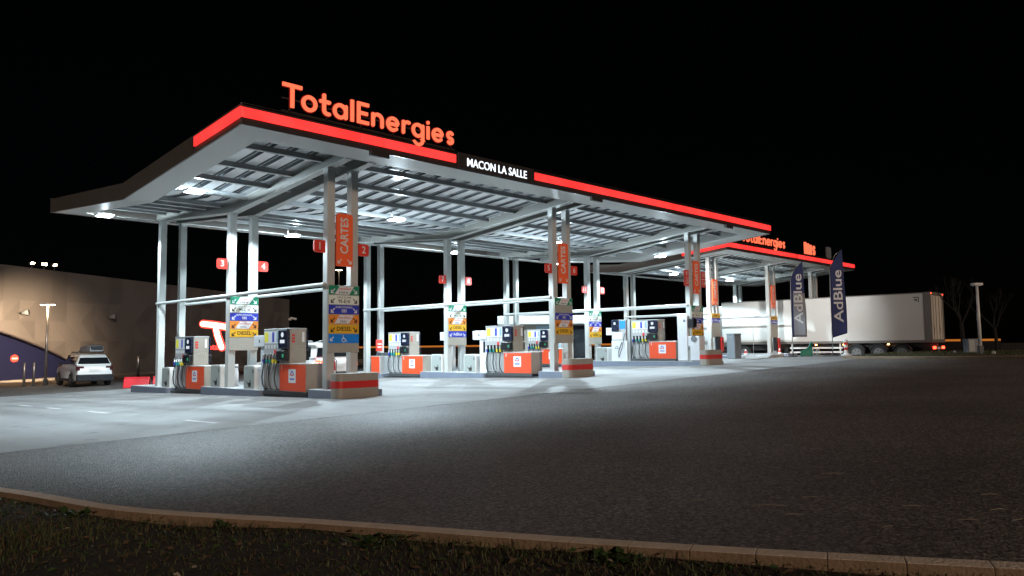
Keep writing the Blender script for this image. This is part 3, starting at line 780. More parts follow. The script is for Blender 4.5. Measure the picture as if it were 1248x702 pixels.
for X, Y, lb in ((ROWS[1], 3.62, 'white paper dispenser right of the middle-island columns'),
                 (ROWS[1]+.5, 6.25, 'white paper dispenser left of the middle-island columns'), (ROWS[2], 4.05, 'white paper dispenser on the right island behind the bumper of the middle island')):
    dup(G1, (X+.12, Y, pf(X, 5.5 if X < 19 else 4.6)), lb)

# ------------------------------------------------------------------ fuel boards, CARTES signs, number flags
def arrow(mb, cx, cz, s, fr, m, right=False):
    k = 1 if right else -1
    mb.stroke([(cx-k*s*.45, cz+s*.45), (cx+k*s*.4, cz-s*.4)], s*.22, fr, .003, m, False)
    mb.stroke([(cx+k*s*.45, cz+s*.2), (cx+k*s*.45, cz-s*.45)], s*.22, fr, .0036, m, False)
    mb.stroke([(cx+k*s*.56, cz-s*.45), (cx-k*s*.2, cz-s*.45)], s*.22, fr, .0042, m, False)
KINDS = {
 'g': ('green', 'SUPER 98', 'sheet', 'w'), 'w': ('signwhite', '95-E10', 'ink', 'i'), 'b': ('signblue', 'E85', 'sheet', 'w'),
 'o': ('signorange', 'DIESEL', 'ink', 'i'), 'y': ('yellow', 'DIESEL', 'ink', 'i'), 'h': ('skyblue', '', 'sheet', 'w'), 'n': ('beige', '', 'ink', 'i'),
 'a': ('signblue', 'AdBlue', 'sheet', 'w'), 'p': ('paleblue', '', 'sheet', 'w')}
def fuel_board(label, loc, rows, top=3.165, bottom=1.26, h=.275, small=False):
    t = thing('fuel_board', label, 'sign', loc, 0, 'fuel boards on the columns')
    mb = MB(); mb.box(0, 1.03, -.06, -.012, bottom, top); mb.build('backing', M['beige'], t, bevel=.006)
    z = top
    for r in rows:
        col, tx, ink, ic = KINDS[r]; z1 = z-h
        if r != 'n':
            mb = MB(); mb.box(.012, 1.018, -.068, -.0605, z1+.012, z-.008, 0); fr = frame((0, -.0682, 0)); cz = (z+z1)/2
            if r in 'go':
                mb.plate([(.2, z1+.02), (.68, z1+.02), (.85, z-.016), (.37, z-.016)], fr, .003, 2)
            if r == 'h':
                arrow(mb, .12, cz, .12, fr, 1)
                mb.stroke(arc(.5, cz-.035, .055, 60, 330, 14), .02, fr, .003, 1); mb.stroke([(.49, cz+.09), (.5, cz), (.56, cz-.01), (.6, cz-.08)], .022, fr, .0034, 1)
            elif r != 'p':
                arrow(mb, .15, cz-.02, .13, fr, 1); arrow(mb, .88, cz-.02, .13, fr, 1, True)
            pn = mb.build('fuel_panel', [M[col], M['sheet'] if ic == 'w' else M['ink'], M['sheet']], t)
            if r in 'go':
                text('excellium', .11, M['redink'], pn, (.55, -.0722, cz+.05), name='fuel_name'); text(tx, .075, M['ink'], pn, (.49, -.0722, cz-.065), bold=.01, name='fuel_grade')
            elif r == 'w':
                text('SANS PLOMB', .08, M['ink'], pn, (.52, -.0692, cz+.07), name='fuel_name'); text(tx, .14, M['ink'], pn, (.52, -.0692, cz-.04), bold=.015, name='fuel_grade')
            elif r == 'b':
                text('SUPER ETHANOL', .075, M['sheet'], pn, (.52, -.0692, cz+.065), bold=.02, name='fuel_name'); text(tx, .12, M['sheet'], pn, (.52, -.0692, cz-.04), bold=.02, name='fuel_grade')
            elif tx:
                text(tx, .17, M[ink], pn, (.52, -.0692, cz), bold=.015, name='fuel_grade')
        z = z1
    return t
fuel_board('six-row fuel board with blue wheelchair row, nearest front column', (0, 0, 0), 'gwboyh')
fuel_board('five-row fuel board ending in yellow, second left-island columns', (0, RY[1], 0), 'gwboy', bottom=1.35)
fuel_board('fuel board with a blank beige row, middle island front column', (ROWS[1], 0, 0), 'gnboy', bottom=1.48)
fuel_board('fuel board ending in a blue row, second middle-island columns', (ROWS[1], RY[1], 0), 'gwoya', bottom=1.45)
fuel_board('fuel board ending in a pale blue row, right island front column', (ROWS[2], 0, 0), 'gwboyp', bottom=1.42)
fuel_board('fuel board on the second columns of the right island', (ROWS[2], RY[1], 0), 'gwboy', bottom=1.45)
fuel_board('small yellow and blue board on the left truck column', (ROW2[0], 4.57, 0), 'yannn', bottom=1.78, top=3.2)
fuel_board('small yellow and blue board on the column beside the trailer', (ROW2[1], 4.57, 0), 'yannn', bottom=1.78, top=3.2)

def cartes(label, loc):
    t = thing('card_sign', label, 'sign', loc, 0, 'orange card payment signs')
    mb = MB(); mb.plate(rrect(.25, .80, 3.72, 5.24, .1, 'cd'), frame((0, -.02, 0)), .05, 0)
    fr = frame((0, -.071, 0)); arrow(mb, .36, 3.86, .13, fr, 1); arrow(mb, .68, 3.86, .13, fr, 1, True)
    # the left arrow points up and outward
    mb.build('plate', [M['cartes'], M['white']], t)
    text('CARTES', .36, M['white'], t, (.525, -.073, 4.6), bold=.02, roll=PI/2, sx=.82, name='lettering')
    return t
C1 = cartes('tall orange CARTES sign on the nearest front column', (0, 0, 0))
for X, Y, lb in ((ROWS[1], 0, 'orange CARTES sign on the middle island front column'), (ROWS[2], 0, 'orange CARTES sign on the right island front column'),
                 (ROW2[0], 4.57, 'orange CARTES sign on the left column of the truck canopy'), (ROW2[1], 4.57, 'orange CARTES sign on the truck canopy column beside the trailer')):
    dup(C1, (X, Y, 0), lb)

def flag(num, X, Y, side, label, z=4.07, w=.36):
    x0 = X-.44 if side < 0 else X+1.035
    t = thing('lane_number', label, 'sign', (x0, Y, z), 0, 'red lane number flags')
    mb = MB(); mb.plate(rrect(0, w, 0, .35, .07, 'ad' if side < 0 else 'bc'), frame((0, .03, 0)), .05); mb.build('plate', M['flagred'], t)
    text(num, .29, M['white'], t, (w/2, -.022, .175), bold=.012, name='number')
for num, X, Y, s, lb in (('1', 0, 0, -1, 'red number 1 flag on the nearest front column'), ('2', 0, 0, 1, 'red number 2 flag on the nearest front column'),
                         ('3', 0, RY[1], -1, 'red number 3 flag on the second left-island column'), ('4', 0, RY[1], 1, 'red number 4 flag on the second left-island column'),
                         ('5', ROWS[1], 0, -1, 'red number 5 flag on the middle front column'), ('6', ROWS[1], 0, 1, 'red number 6 flag on the middle front column'),
                         ('7', ROWS[1], RY[1], -1, 'red number 7 flag on the second middle-island column'), ('8', ROWS[1], RY[1], 1, 'red number 8 flag on the second middle-island column'),
                         ('11', ROWS[2], RY[1], -1, 'red lane flag left of the second right-island columns'), ('12', ROWS[2], RY[1], 1, 'red lane flag right of the second right-island columns')):
    flag(num, X, Y, s, lb)
for num, s, z, lb in (('9', -1, 4.43, 'upper red flag left of the right island front column'), ('13', -1, 4.05, 'lower red flag left of the right island front column'),
                      ('10', 1, 4.43, 'upper red flag right of the right island front column'), ('14', 1, 4.05, 'lower red flag right of the right island front column')):
    flag(num, ROWS[2], 0, s, lb, z)

# ------------------------------------------------------------------ extinguishers and small island furniture
def extinguisher(label, loc, h=.85):
    t = thing('fire_extinguisher', label, 'fire extinguisher', loc, 0, 'red fire extinguishers')
    mb = MB(); mb.tube([(0,0,.02), (0,0,.06), (0,0,h-.12), (0,0,h-.04), (0,0,h)], [.085, .095, .095, .07, .03], 14); mb.build('cylinder', M['red'], t, smooth=True)
    mb = MB(); mb.tube([(0,0,h), (0,0,h+.06)], .025, 8); mb.box(-.02, .02, -.12, .06, h+.06, h+.085); mb.tube([(.02,-.02,h+.03), (.12,-.03,h-.05), (.11,-.03,h-.4)], .012, 6); mb.build('valve', M['black'], t)
    mb = MB(); mb.tube([(0,0,h*.35), (0,0,h*.6)], .0955, 14, 0, False); mb.build('label_band', M['sheet'], t)
    return t
X1 = extinguisher('red fire extinguisher between the posts of the nearest column', (.5, .5, pf(0, -.1)))
for X, Y, lb in ((ROWS[1], .35, 'red fire extinguisher between the middle island front posts'), (ROWS[1], 11.5, 'red fire extinguisher beside the back column of the middle island'), (ROWS[2], 6.3, 'red fire extinguisher under the fuel board, second right-island columns')):
    dup(X1, (X+.5, Y, pf(X, Y if Y < 1 else (6.7 if Y < 8 else 12.2))), lb)
def ext_box(label, loc):
    t = thing('extinguisher_cabinet', label, 'cabinet', loc, 0, 'red extinguisher cabinets on truck columns')
    mb = MB(); mb.box(0, .3, -.25, 0, 0, .85); mb.build('body', M['red'], t, bevel=.02)
    mb = MB(); mb.box(.1, .2, -.258, -.25, .5, .68); mb.build('window', M['black'], t)
    mb = MB(); mb.box(-.28, -.02, -.2, 0, 0, .88); mb.build('side_panel', M['black'], t, bevel=.01)
    return t
E1 = ext_box('red extinguisher cabinet on the left truck column', (ROW2[0]+.72, 4.55, .95))
dup(E1, (ROW2[1]+.62, 4.55, .9), 'red extinguisher cabinet on the truck column beside the trailer')
t = thing('wiper_bucket_stand', 'dark box stand with a small red sign above, back of the middle island', 'stand', (ROWS[1]-.05, 10.6, pf(ROWS[1], 12.2)))
mb = MB(); mb.box(0, .5, 0, .4, 0, .95); mb.build('box', M['darkgrey'], t, bevel=.02)
mb = MB(); mb.box(-.2, .16, .1, .14, 1.02, 1.55); mb.build('red_sign', M['flagred'], t, bevel=.02)
mb = MB(); mb.box(-.14, .1, .094, .1, 1.32, 1.38); mb.box(-.14, .1, .094, .1, 1.18, 1.24); mb.build('sign_text_bars', M['white'], t)
mb = MB(); mb.tube([(.1, .12, .9), (.1, .12, 1.2)], .02, 6); mb.build('post', M['steel'], t)
t = thing('hose_cabinet', 'orange hose cabinet at the back end of the middle island', 'cabinet', (ROWS[1]-.2, 10.45, pf(ROWS[1], 12.2)-.1))
mb = MB(); mb.box(0, .5, 0, .75, 0, .9); mb.build('body', M['pumpgrey'], t, bevel=.02)
mb = MB(); mb.box(-.014, 0, .06, .7, .05, .87); mb.build('front_panel', M['orange'], t)
t = thing('bottle_post', 'white rounded service post with grey cap on the left island', 'post', (.62, 6.75, pf(0, 5.5)))
mb = MB(); mb.tube([(0,0,0), (0,0,.45), (0,0,.55), (0,0,.75)], [.13, .13, .11, .11], 14); mb.build('body', M['sheet'], t, smooth=True)
mb = MB(); mb.tube([(0,0,.62), (0,0,.68)], .113, 14, 0, False); mb.build('band', M['slate'], t)

# striped beacon posts and cones
def beacon(label, loc, h, base=.28):
    t = thing('striped_post', label, 'bollard', loc, 0, 'red and white striped posts')
    mb = MB(); mb.tube([(0,0,0), (0,0,.05), (0,0,.09), (0,0,.16)], [base, base, .16, .1], 14); mb.build('foot', M['white'], t)
    n = 5
    for k in range(n):
        mb = MB(); mb.tube([(0,0,.16+(h-.16)*k/n), (0,0,.16+(h-.16)*(k+1)/n)], .1, 14)
        mb.build('band', M['white'] if k % 2 == 0 else M['red'], t)
    return t
beacon('red and white striped post between the right island front posts', (ROWS[2]+.52, .12, pf(ROWS[2], 2.3)), .95)
beacon('red and white striped post standing by the second flag', (30.1, -2.75, tz(29, -2.7)), .85, .3)
def cone(label, loc, h=.5):
    t = thing('traffic_cone', label, 'cone', loc, 0, 'small traffic cones by the flags')
    mb = MB(); mb.box(-.17, .17, -.17, .17, 0, .03); mb.build('base', M['red'], t)
    for k, m in enumerate(('red', 'white', 'red', 'white')):
        a, b = .03+(h-.03)*k/4, .03+(h-.03)*(k+1)/4; r = lambda z: .13*(1-z/h)+.025
        mb = MB(); mb.tube([(0,0,a), (0,0,b)], [r(a), r(b)], 14); mb.build('band', M[m], t)
    return t
K1 = cone('small red and white cone left of the first flag', (33.6, 2.6, tz(30, 2.6)))
dup(K1, (31.2, 3.6, tz(30, 3.6)), 'small red and white cone behind the grey bin')

# ------------------------------------------------------------------ beach flags, tall bin, green sheet
def beach_flag(label, loc, h, w, rz, two):
    t = thing('beach_flag', label, 'flag', loc, rz, 'feather flags on the forecourt edge')
    mb = MB(); mb.tube([(0,0,0), (0,0,h*.6), (.01,0,h*.80), (w*.12,0,h*.87), (w*.42,0,h*.95), (w*.86,0,h)], [.022, .02, .016, .013, .01, .007], 8); mb.build("pole", M["chrome"], t, smooth=True)
    mb = MB(); mb.box(-.5, .5, -.07, .07, .0, .03); mb.box(-.07, .07, -.5, .5, .03, .06); mb.tube([(0,0,.03), (0,0,.3)], .03, 8); mb.build('cross_foot', M['darkgrey'], t)
    mb = MB(); n = 26; z0 = 1.08; rows = []
    for k in range(n+1):
        z = z0+(h-z0)*k/n; f = k/n
        q = max(0, (f-.74)/.26); xl = .02+w*.86*q**1.7; wr = max(.01, w*(.9+.12*min(1, (1-f)*1.6))-xl)
        row = []
        for j in range(9):
            s = j/8; x = xl+wr*s
            yy = .035*math.sin(s*4+f*5)*(s)+.02*math.sin(f*11+s*2)*s
            zz = z - (.0 if k else 0) + (-.12*(1-s) + .12*s if (k == 0 and not two) else 0)
            row.append(len(mb.v)); mb.v.append((x, yy, zz))
        rows.append(row)
    for k, (a, b) in enumerate(zip(rows, rows[1:])):
        for j in range(8):
            mb.f.append((a[j], a[j+1], b[j+1], b[j])); mb.m.append(1 if two and k < n*.56 and (j > 0) else 0)
    cl = mb.build('cloth', [M['flagblue'], M['flaggrey']], t, smooth=True)
    so = cl.modifiers.new('thickness', 'SOLIDIFY'); so.thickness = .006
    me = text_mesh('AdBlue', .012, 'LEFT', .0).copy(); me.materials.clear(); me.materials.append(M['sheet'])
    bt = bmesh.new(); bt.from_mesh(me); bmesh.ops.triangulate(bt, faces=bt.faces); bmesh.ops.subdivide_edges(bt, edges=bt.edges, cuts=2, use_grid_fill=True); bt.to_mesh(me); bt.free()
    sz = w*.98
    pts = []
    for v in me.vertices:
        zz = v.co.x*sz*1.22+z0+.72; xx = w*.52-v.co.y*sz*.86
        f = (zz-z0)/(h-z0); s = min(1, max(0, (xx-.02)/w))
        yy = .035*math.sin(s*4+f*5)*s+.02*math.sin(f*11+s*2)*s
        v.co = (xx, yy-.022, zz)
    ob = bpy.data.objects.new('lettering', me); COL.objects.link(ob); ob.parent = cl
    return t
vw = -.80
beach_flag('navy beach flag reading AdBlue, light painted on its lower half, nearer the truck columns', (28.95, -.35, tz(28.9, -.35)), 5.2, .78, vw, True)
beach_flag('taller dark navy beach flag reading AdBlue in front of the trailer', (29.6, -2.25, tz(29, -2.25)), 5.7, .8, vw, False)
t = thing('tall_bin', 'tall slate grey bin box on the forecourt left of the flags', 'bin', (27.4, 2.3, tz(27.4, 2.3)), -.2)
mb = MB(); mb.box(-.28, .28, -.28, .28, 0, 1.3); mb.box(-.3, .3, -.3, .3, 1.3, 1.4); mb.build('body', M['slate'], t, bevel=.04)
mb = MB(); mb.box(.28, .36, -.12, .12, .95, 1.2); mb.build('ashtray', M['darkgrey'], t, bevel=.02)
t = thing('thin_pole', 'thin bare pole on a round foot between tall bin and first flag', 'pole', (27.7, 1.3, tz(27.7, 1.3)))
mb = MB(); mb.tube([(0,0,.05), (0,0,1.75)], .014, 6); mb.build('rod', M['chrome'], t)
mb = MB(); mb.tube([(0,0,0), (0,0,.05)], [.5, .4], 16); mb.build('foot', M['platform'], t)
t = thing('green_panel', 'curved green plastic panel lying by the flags', 'panel', (30.6, -.4, tz(29, -.4)), vw)
mb = MB(); cv = [(-.35,.0), (-.35,.3), (-.1,.38), (.12,.55), (.24,.8), (.3,.8), (.32,0)]
mb.prism(cv, lambda p: (p[0], -.03, p[1]), lambda p: (p[0], .03, p[1])); mb.build('sheet', M['greensheet'], t, bevel=.01)
mb = MB(); mb.box(-.3, .3, -.2, .2, 0, .03); mb.build('foot', M['darkgrey'], t)
t = thing('concrete_ramp', 'low pale concrete wedge at the truck island nose by the flags', 'kerb', (29.2, 1.6, tz(29, 1.6)))
mb = MB(); mb.prism([(-1.1,0), (1.3,0), (.8,.17), (-.5,.17)], lambda p: (p[0], -.9, p[1]), lambda p: (p[0], .9, p[1])); mb.build('wedge', M['platform'], t, bevel=.02)

# ------------------------------------------------------------------ vehicles
def wheel(parent, x, y, r, w, side):
    mb = MB(); xa, xb = x-w/2, x+w/2
    mb.tube([(xa,y,r), (xa+.03,y,r), (xb-.03,y,r), (xb,y,r)], [r-.03, r, r, r-.03], 24)
    wh = mb.build('wheel', M['rubber'], parent, smooth=False)
    mb = MB(); xo = xb if side > 0 else xa; s = .012*side
    mb.tube([(xo-s*.5,y,r), (xo+s,y,r)], [r*.62, r*.58], 20, 0)
    for k in range(5):
        a = k*2*PI/5; mb.box(min(xo+s*1.1, xo+s*1.6), max(xo+s*1.1, xo+s*1.6), y+math.cos(a)*r*.35-.035, y+math.cos(a)*r*.35+.035, r+math.sin(a)*r*.35-.035, r+math.sin(a)*r*.35+.035, 1)
    mb.build('rim', [M['rim'], M['black']], wh)
    return wh
def make_car(name, label, loc, rz, suv=True, lights='taildim'):
    t = thing(name, label, 'car', loc, rz)
    hw = .91; r = .34
    def arch(yc): return [(yc+.41*math.cos(R(a)), r+.41*math.sin(R(a))) for a in range(172, 7, -18)]
    low = [(-2.15,.32)]+[p for p in [( -1.72,.28)]]+arch(-1.3)+[(-.88,.26),(.9,.26)]+arch(1.32)+[(1.75,.28),(2.12,.36),(2.2,.6),(2.12,.82),(1.85,.93),(1.15,1.05),(-2.0,1.1),(-2.16,1.04),(-2.22,.72)]
    def fx(s):
        def f(p):
            y, z = p; w = hw-(.07 if z > .95 else 0)-(.12*max(0, (y-1.5)/.7))-(.1*max(0, (-y-1.8)/.4))
            return (s*w, y, z)
        return f
    mb = MB(); mb.prism(low, fx(-1), fx(1)); body = mb.build('body', M['carwhite'], t, bevel=.06)
    for p in body.data.polygons: p.use_smooth = True
    top = [(-2.02,1.08), (-1.86,1.5), (-1.7,1.61), (-.4,1.66), (.2,1.6), (1.12,1.05)]
    def gx(s):
        def f(p):
            y, z = p; return (s*(.84-.36*(z-1.05)/.8 if z > 1.05 else .84)*(1 if y < .8 else .97), y, z)
        return f
    mb = MB(); mb.prism(top, gx(-1), gx(1)); cab = mb.build('cabin', M['carwhite'], t, bevel=.05)
    for s in (-1, 1):      # side glass
        g_ = [(-1.72,1.14), (-1.5,1.5), (-.3,1.55), (.15,1.5), (.88,1.12)]
        mb = MB(); off = lambda p, k: V(gx(s)(p))+V((s*k, 0, 0))
        mb.prism(g_, lambda p: off(p, .012), lambda p: off(p, -.01)); gl = mb.build('side_window', M['glass'], t)
        mb = MB()
        for y in (-.75, .1): mb.box(s*.72-.09, s*.72+.1, y-.04, y+.04, 1.14, 1.2)
        mb = MB(); mb.box(min(s*.84, s*1.02), max(s*.84, s*1.02), .72, .86, 1.05, 1.2); mb.build('wing_mirror', M['black'], t, bevel=.03)
        mb = MB(); mb.box(min(s*.9, s*.925), max(s*.9, s*.925), -2.0, 2.0, .26, .42); mb.build('sill_cladding', M['darkgrey'], t, bevel=.01)
    # rear glass on the sloping tailgate
    a, b = V((0,-2.02,1.08)), V((0,-1.86,1.5)); d = (b-a).normalized(); nn = V((0,-d.z,d.y))
    mb = MB(); fr = (a+nn*.006, V((1,0,0)), d, nn); mb.plate([(-.74,.06), (.74,.06), (.62,.40), (-.62,.40)], fr, .012); mb.build('rear_window', M['glass'], t)
    mb = MB(); mb.prism([(1.13,1.06),(.26,1.575),(.25,1.56),(1.1,1.05)], lambda p: (-.68, p[0]+.02, p[1]+.012), lambda p: (.68, p[0]+.02, p[1]+.012)); mb.build('windscreen', M['glass'], t)
    mb = MB(); mb.box(-.84, .84, -2.27, -2.1, .28, .62); mb.build('rear_bumper', M['black'], t, bevel=.04)
    for s in (-1, 1):
        mb = MB(); x0, x1 = sorted((s*.5, s*.84)); mb.box(x0, x1, -2.225, -2.08, .93, 1.03); x0, x1 = sorted((s*.68, s*.84)); mb.box(x0, x1, -2.23, -2.08, .82, .935); mb.build('tail_lamp', M[lights], t, bevel=.015)
    mb = MB(); mb.box(-.26, .26, -2.26, -2.2, .78, .89); mb.build('number_plate', M['white'], t)
    for s in (-1, 1):
        for y in (-1.3, 1.32): wheel(t, s*.82, y, r, .22, s)
    for s in (-1, 1):
        mb = MB(); mb.tube([(s*.58, -1.5, 1.7), (s*.58, -.2, 1.72), (s*.58,.1,1.66)], .02, 6); mb.build('roof_rail', M['chrome'], t)
    return t
suvz = tz(1.4, 25.6)
suv = make_car('suv', 'white SUV with roof box parked on the road before the taupe wall', (1.62, 25.72, suvz), R(-4), True)
SR = suv.rotation_euler.z
t = thing('roof_box', 'silver roof box carried on the white SUV', 'roof box', (1.62, 25.72, suvz+1.735), SR)
mb = MB(); mb.prism([(-1.55,0), (-1.6,.1), (-1.5,.3), (-.6,.36), (.3,.26), (.7,.06), (.68,0)], lambda p: (-.1, p[0], p[1]+.03), lambda p: (.52, p[0], p[1]+.03)); mb.build('shell', M['sheet'], t, bevel=.06)
mb = MB(); mb.box(-.06, .48, -1.615, -1.5, .1, .3); mb.build('end_panel', M['darkgrey'], t, bevel=.02)
mb = MB()
for y in (-1.2, -.1): mb.box(-.62, .62, y-.03, y+.03, -.02, .028)
mb.build('cross_bars', M['black'], t)
make_car('hatchback', 'white car with lit red tail lamps seen between the nearest posts', (3.35, 6.9, tz(3.4, 6.5)), R(2), True, 'tail')

def make_truck():
    X, Y, zg = 38.55, -4.55, tz(39.5, 0)+.01
    t = thing('articulated_lorry', 'long white box trailer lorry standing beyond the flags with lit tail lamps', 'lorry', (X, Y, zg))
    L = 13.75; Wd = 2.5; f = 1.16; h = 4.12
    mb = MB(); mb.box(0, Wd, .1, L, f, h); box = mb.build('trailer_box', M['trailer'], t, bevel=.03)
    mb = MB()
    mb.box(-.012, Wd+.012, .0, .34, f-.06, h+.02, 0) if False else None
    mb.box(-.015, .11, -.05, .36, f-.05, h+.015); mb.box(Wd-.11, Wd+.015, -.05, .36, f-.05, h+.015); mb.box(.11, Wd-.11, -.05, .1, h-.16, h+.015); mb.box(.11, Wd-.11, -.05, .1, f-.05, f+.12)
    mb.box(-.012, 0, .36, L, f-.05, f+.1); mb.box(-.012, 0, .36, L, h-.06, h)
    fr_ = mb.build('rear_frame', M['trimgrey'], t, bevel=.01)
    for a, b in ((.14, Wd/2-.01), (Wd/2+.01, Wd-.14)):
        mb = MB(); mb.box(a, b, -.02, .09, f+.13, h-.18); dr = mb.build('rear_door', M['door'], t, bevel=.01)
        mb = MB()
        for q in (.3, .75): mb.tube([(a+(b-a)*q, -.045, f+.15), (a+(b-a)*q, -.045, h-.2)], .014, 6)
        mb.box(a+(b-a)*.3-.02, a+(b-a)*.3+.16, -.06, -.03, f+.75, f+.8); mb.box(a+(b-a)*.3-.03, a+(b-a)*.3+.03, -.06, -.03, f+.5, f+1.0)
        mb.build('handle', M['trimgrey'], dr)
    mb = MB(); fr = frame((-.002, 0, 0), '-X')
    mb.stroke([(-.9, h-.28), (-.62, h-.28), (-.62, h-.56)], .045, fr, .004); mb.stroke([(-.86,h-.46),(-.77,h-.4),(-.71,h-.52)], .06, fr, .006, 0, False); mb.build('corner_logo', M['ink'], box)
    mb = MB(); mb.box(.5, 2.0, .2, L-.3, f-.3, f-.04); mb.box(.7, .85, .2, L-2, .75, f-.3); mb.box(1.65, 1.8, .2, L-2, .75, f-.3); mb.box(.1, 2.4, .05, .2, .42, .56); mb.box(.5, .6, .1, .25, .5, f-.3); mb.box(1.9, 2.0, .1, .25, .5, f-.3)
    mb.box(.3, .5, 9.0, 9.3, .3, f-.3); mb.box(2.0, 2.2, 9.0, 9.3, .3, f-.3); mb.build('chassis', M['chassis'], t)
    for s in (.12, Wd-.12):
        mb = MB()
        for z in (.5, .78): mb.box(s-.02, s+.02, 5.3, 8.8, z, z+.1)
        for y in (5.4, 8.6): mb.box(s-.03, s+.03, y, y+.08, .45, f-.05)
        mb.build('side_guard', M['white'], t)
    for s, sd in ((.18, -1), (Wd-.18, 1)):
        for y in (1.7, 3.05, 4.4): wheel(t, s, y, .5, .34, sd)
        mb = MB(); xa = s-.2
        for y in (1.7, 3.05, 4.4):
            pr = [(y+.58*math.cos(R(a)), .5+.58*math.sin(R(a))) for a in range(20, 161, 20)]+[(y+.53*math.cos(R(a)), .5+.53*math.sin(R(a))) for a in range(160, 19, -20)]
            mb.prism(pr, lambda p: (xa, p[0], p[1]), lambda p: (xa+.4, p[0], p[1]))
        mb.build('mudguard', M['chassis'], t)
    for x0 in (.18, Wd-.62):
        mb = MB(); mb.box(x0, x0+.44, -.06, .0, .72, .88); mb.build('tail_lamp', M['tail'], t, bevel=.01)
    mb = MB(); mb.box(Wd/2-.3, Wd/2+.3, -.03, .0, .7, .83); mb.build('number_plate', M['white'], t)
    for x0 in (.06, Wd-.14):
        mb = MB(); mb.box(x0, x0+.08, -.075, -.05, h-.1, h-.05); mb.build('top_marker', M['tail'], t)
    for y in (2.4, 5.1, 6.9, 9.5):
        mb = MB(); mb.box(-.04, -.0, y, y+.1, 1.0, 1.06); mb.build('side_marker', M['marker'], t)
    # tractor unit
    mb = MB(); c0 = L+.6
    mb.prism([(c0,.5),(c0+2.2,.5),(c0+2.25,1.5),(c0+2.1,2.6),(c0+1.6,3.75),(c0+.1,3.95),(c0,3.4)], lambda p: (.03, p[0], p[1]), lambda p: (2.47, p[0], p[1])); cab = mb.build('cab', M['carwhite'], t, bevel=.08)
    mb = MB(); mb.box(.015, .03, c0+1.0, c0+2.0, 1.75, 2.5); mb.build('side_window', M['glass'], cab)
    mb = MB(); mb.box(.4, 2.1, L-3.4, c0, .7, .95); mb.build('tractor_frame', M['chassis'], t)
    for s, sd in ((.2, -1), (2.3, 1)):
        wheel(t, s, c0+1.2, .5, .32, sd); wheel(t, s, L-1.7, .5, .5, sd)
make_truck()

# ------------------------------------------------------------------ services building
def building():
    P = [(-16, 31.4), (0, 35.3), (8.8, 37.7), (23.1, 42.5)]
    top = [6.95, 6.65, 6.26, 5.72]
    t = thing('services_building', 'long taupe building with triangular facade panels and navy entrance', 'building')
    # arc length parameter
    S = [0]
    for a, b in zip(P, P[1:]): S.append(S[-1]+math.dist(a, b))
    def at(s, z, out=0):
        for k in range(3):
            if s <= S[k+1] or k == 2:
                f = (s-S[k])/(S[k+1]-S[k]); a, b = P[k], P[k+1]; dx, dy = (b[0]-a[0])/(S[k+1]-S[k]), (b[1]-a[1])/(S[k+1]-S[k])
                return V((a[0]+(b[0]-a[0])*f+dy*out, a[1]+(b[1]-a[1])*f-dx*out, z))
    def topz(s):
        for k in range(3):
            if s <= S[k+1] or k == 2: return top[k]+(top[k+1]-top[k])*(s-S[k])/(S[k+1]-S[k])
    s0 = S[1]     # the photo's left edge
    def navz(s):   # curved top of the navy recess
        u = s-s0
        return 2.55-.33*u-.022*max(0,u)**2 if u < 9 else -2
    mb = MB(); cw = .95; ch = 1.25; z_ = -.4; random.seed(3)
    ns = int(S[-1]/cw)
    dz = {}
    def P3(i, j):
        s = S[-1]*i/ns; z = -.45+ch*j
        z = min(z, topz(s)); o = dz.setdefault((i, j), random.uniform(-.03, .03) if z < 4.6 else 0)
        nv = navz(s)
        if z < nv: z = nv
        return at(s, z, o)
    for i in range(ns):
        for j in range(6):
            a, b, c, d = P3(i, j), P3(i+1, j), P3(i+1, j+1), P3(i, j+1)
            if j < 4 and (i+j) % 1 == 0:
                m1 = random.choice((0,0,1,2)); m2 = random.choice((0,0,0,1,2))
                tri = ((a, b, c), (a, c, d)) if j % 2 else ((a, b, d), (b, c, d))
                for q, m in zip(tri, (m1, m2)):
                    if (q[1]-q[0]).cross(q[2]-q[0]).length > 1e-4: mb.face(q, m)
            else:
                if (b-a).cross(d-a).length > 1e-4: mb.face((a, b, c, d), 0 if i % 4 else 1)
    # roof edge, end wall and back
    e0 = at(S[-1], -.6); e1 = at(S[-1], top[-1]); back = V((2.0, 9, 0))
    mb.face([e0, e0+back, e1+back, e1], 0)
    for k in range(3):
        a, b = V((*P[k], top[k])), V((*P[k+1], top[k+1])); mb.face([a, b, b+back, a+back], 1)
    mb.build('facade', [M['wall'], M['wall_b'], M['wall_c']], t)
    mb = MB()
    n = 36
    for k in range(n):
        sa, sb = S[0]+.0+(s0+9.5)*k/n, S[0]+(s0+9.5)*(k+1)/n
        za, zb2 = max(-.5, navz(sa)+.15), max(-.5, navz(sb)+.15)
        mb.face([at(sa, -.5, -.5), at(sb, -.5, -.5), at(sb, zb2, -.5), at(sa, za, -.5)])
    nv = mb.build('entrance_wall', M['wallnavy'], t)
    mb = MB()
    for k in range(n):
        sa, sb = (s0+9)*k/n, (s0+9)*(k+1)/n
        if navz(sb) < -.5: continue
        mb.face([at(sa, navz(sa), .02), at(sb, navz(sb), .02), at(sb, navz(sb), -.5), at(sa, navz(sa), -.5)])
        mb.face([at(sa, navz(sa), .02), at(sb, navz(sb), .02), at(sb, navz(sb)+.08, .02), at(sa, navz(sa)+.08, .02)])
    mb.build('recess_edge', M['fascia'], t)
    return at, s0, S
at_w, s0, SW = building()
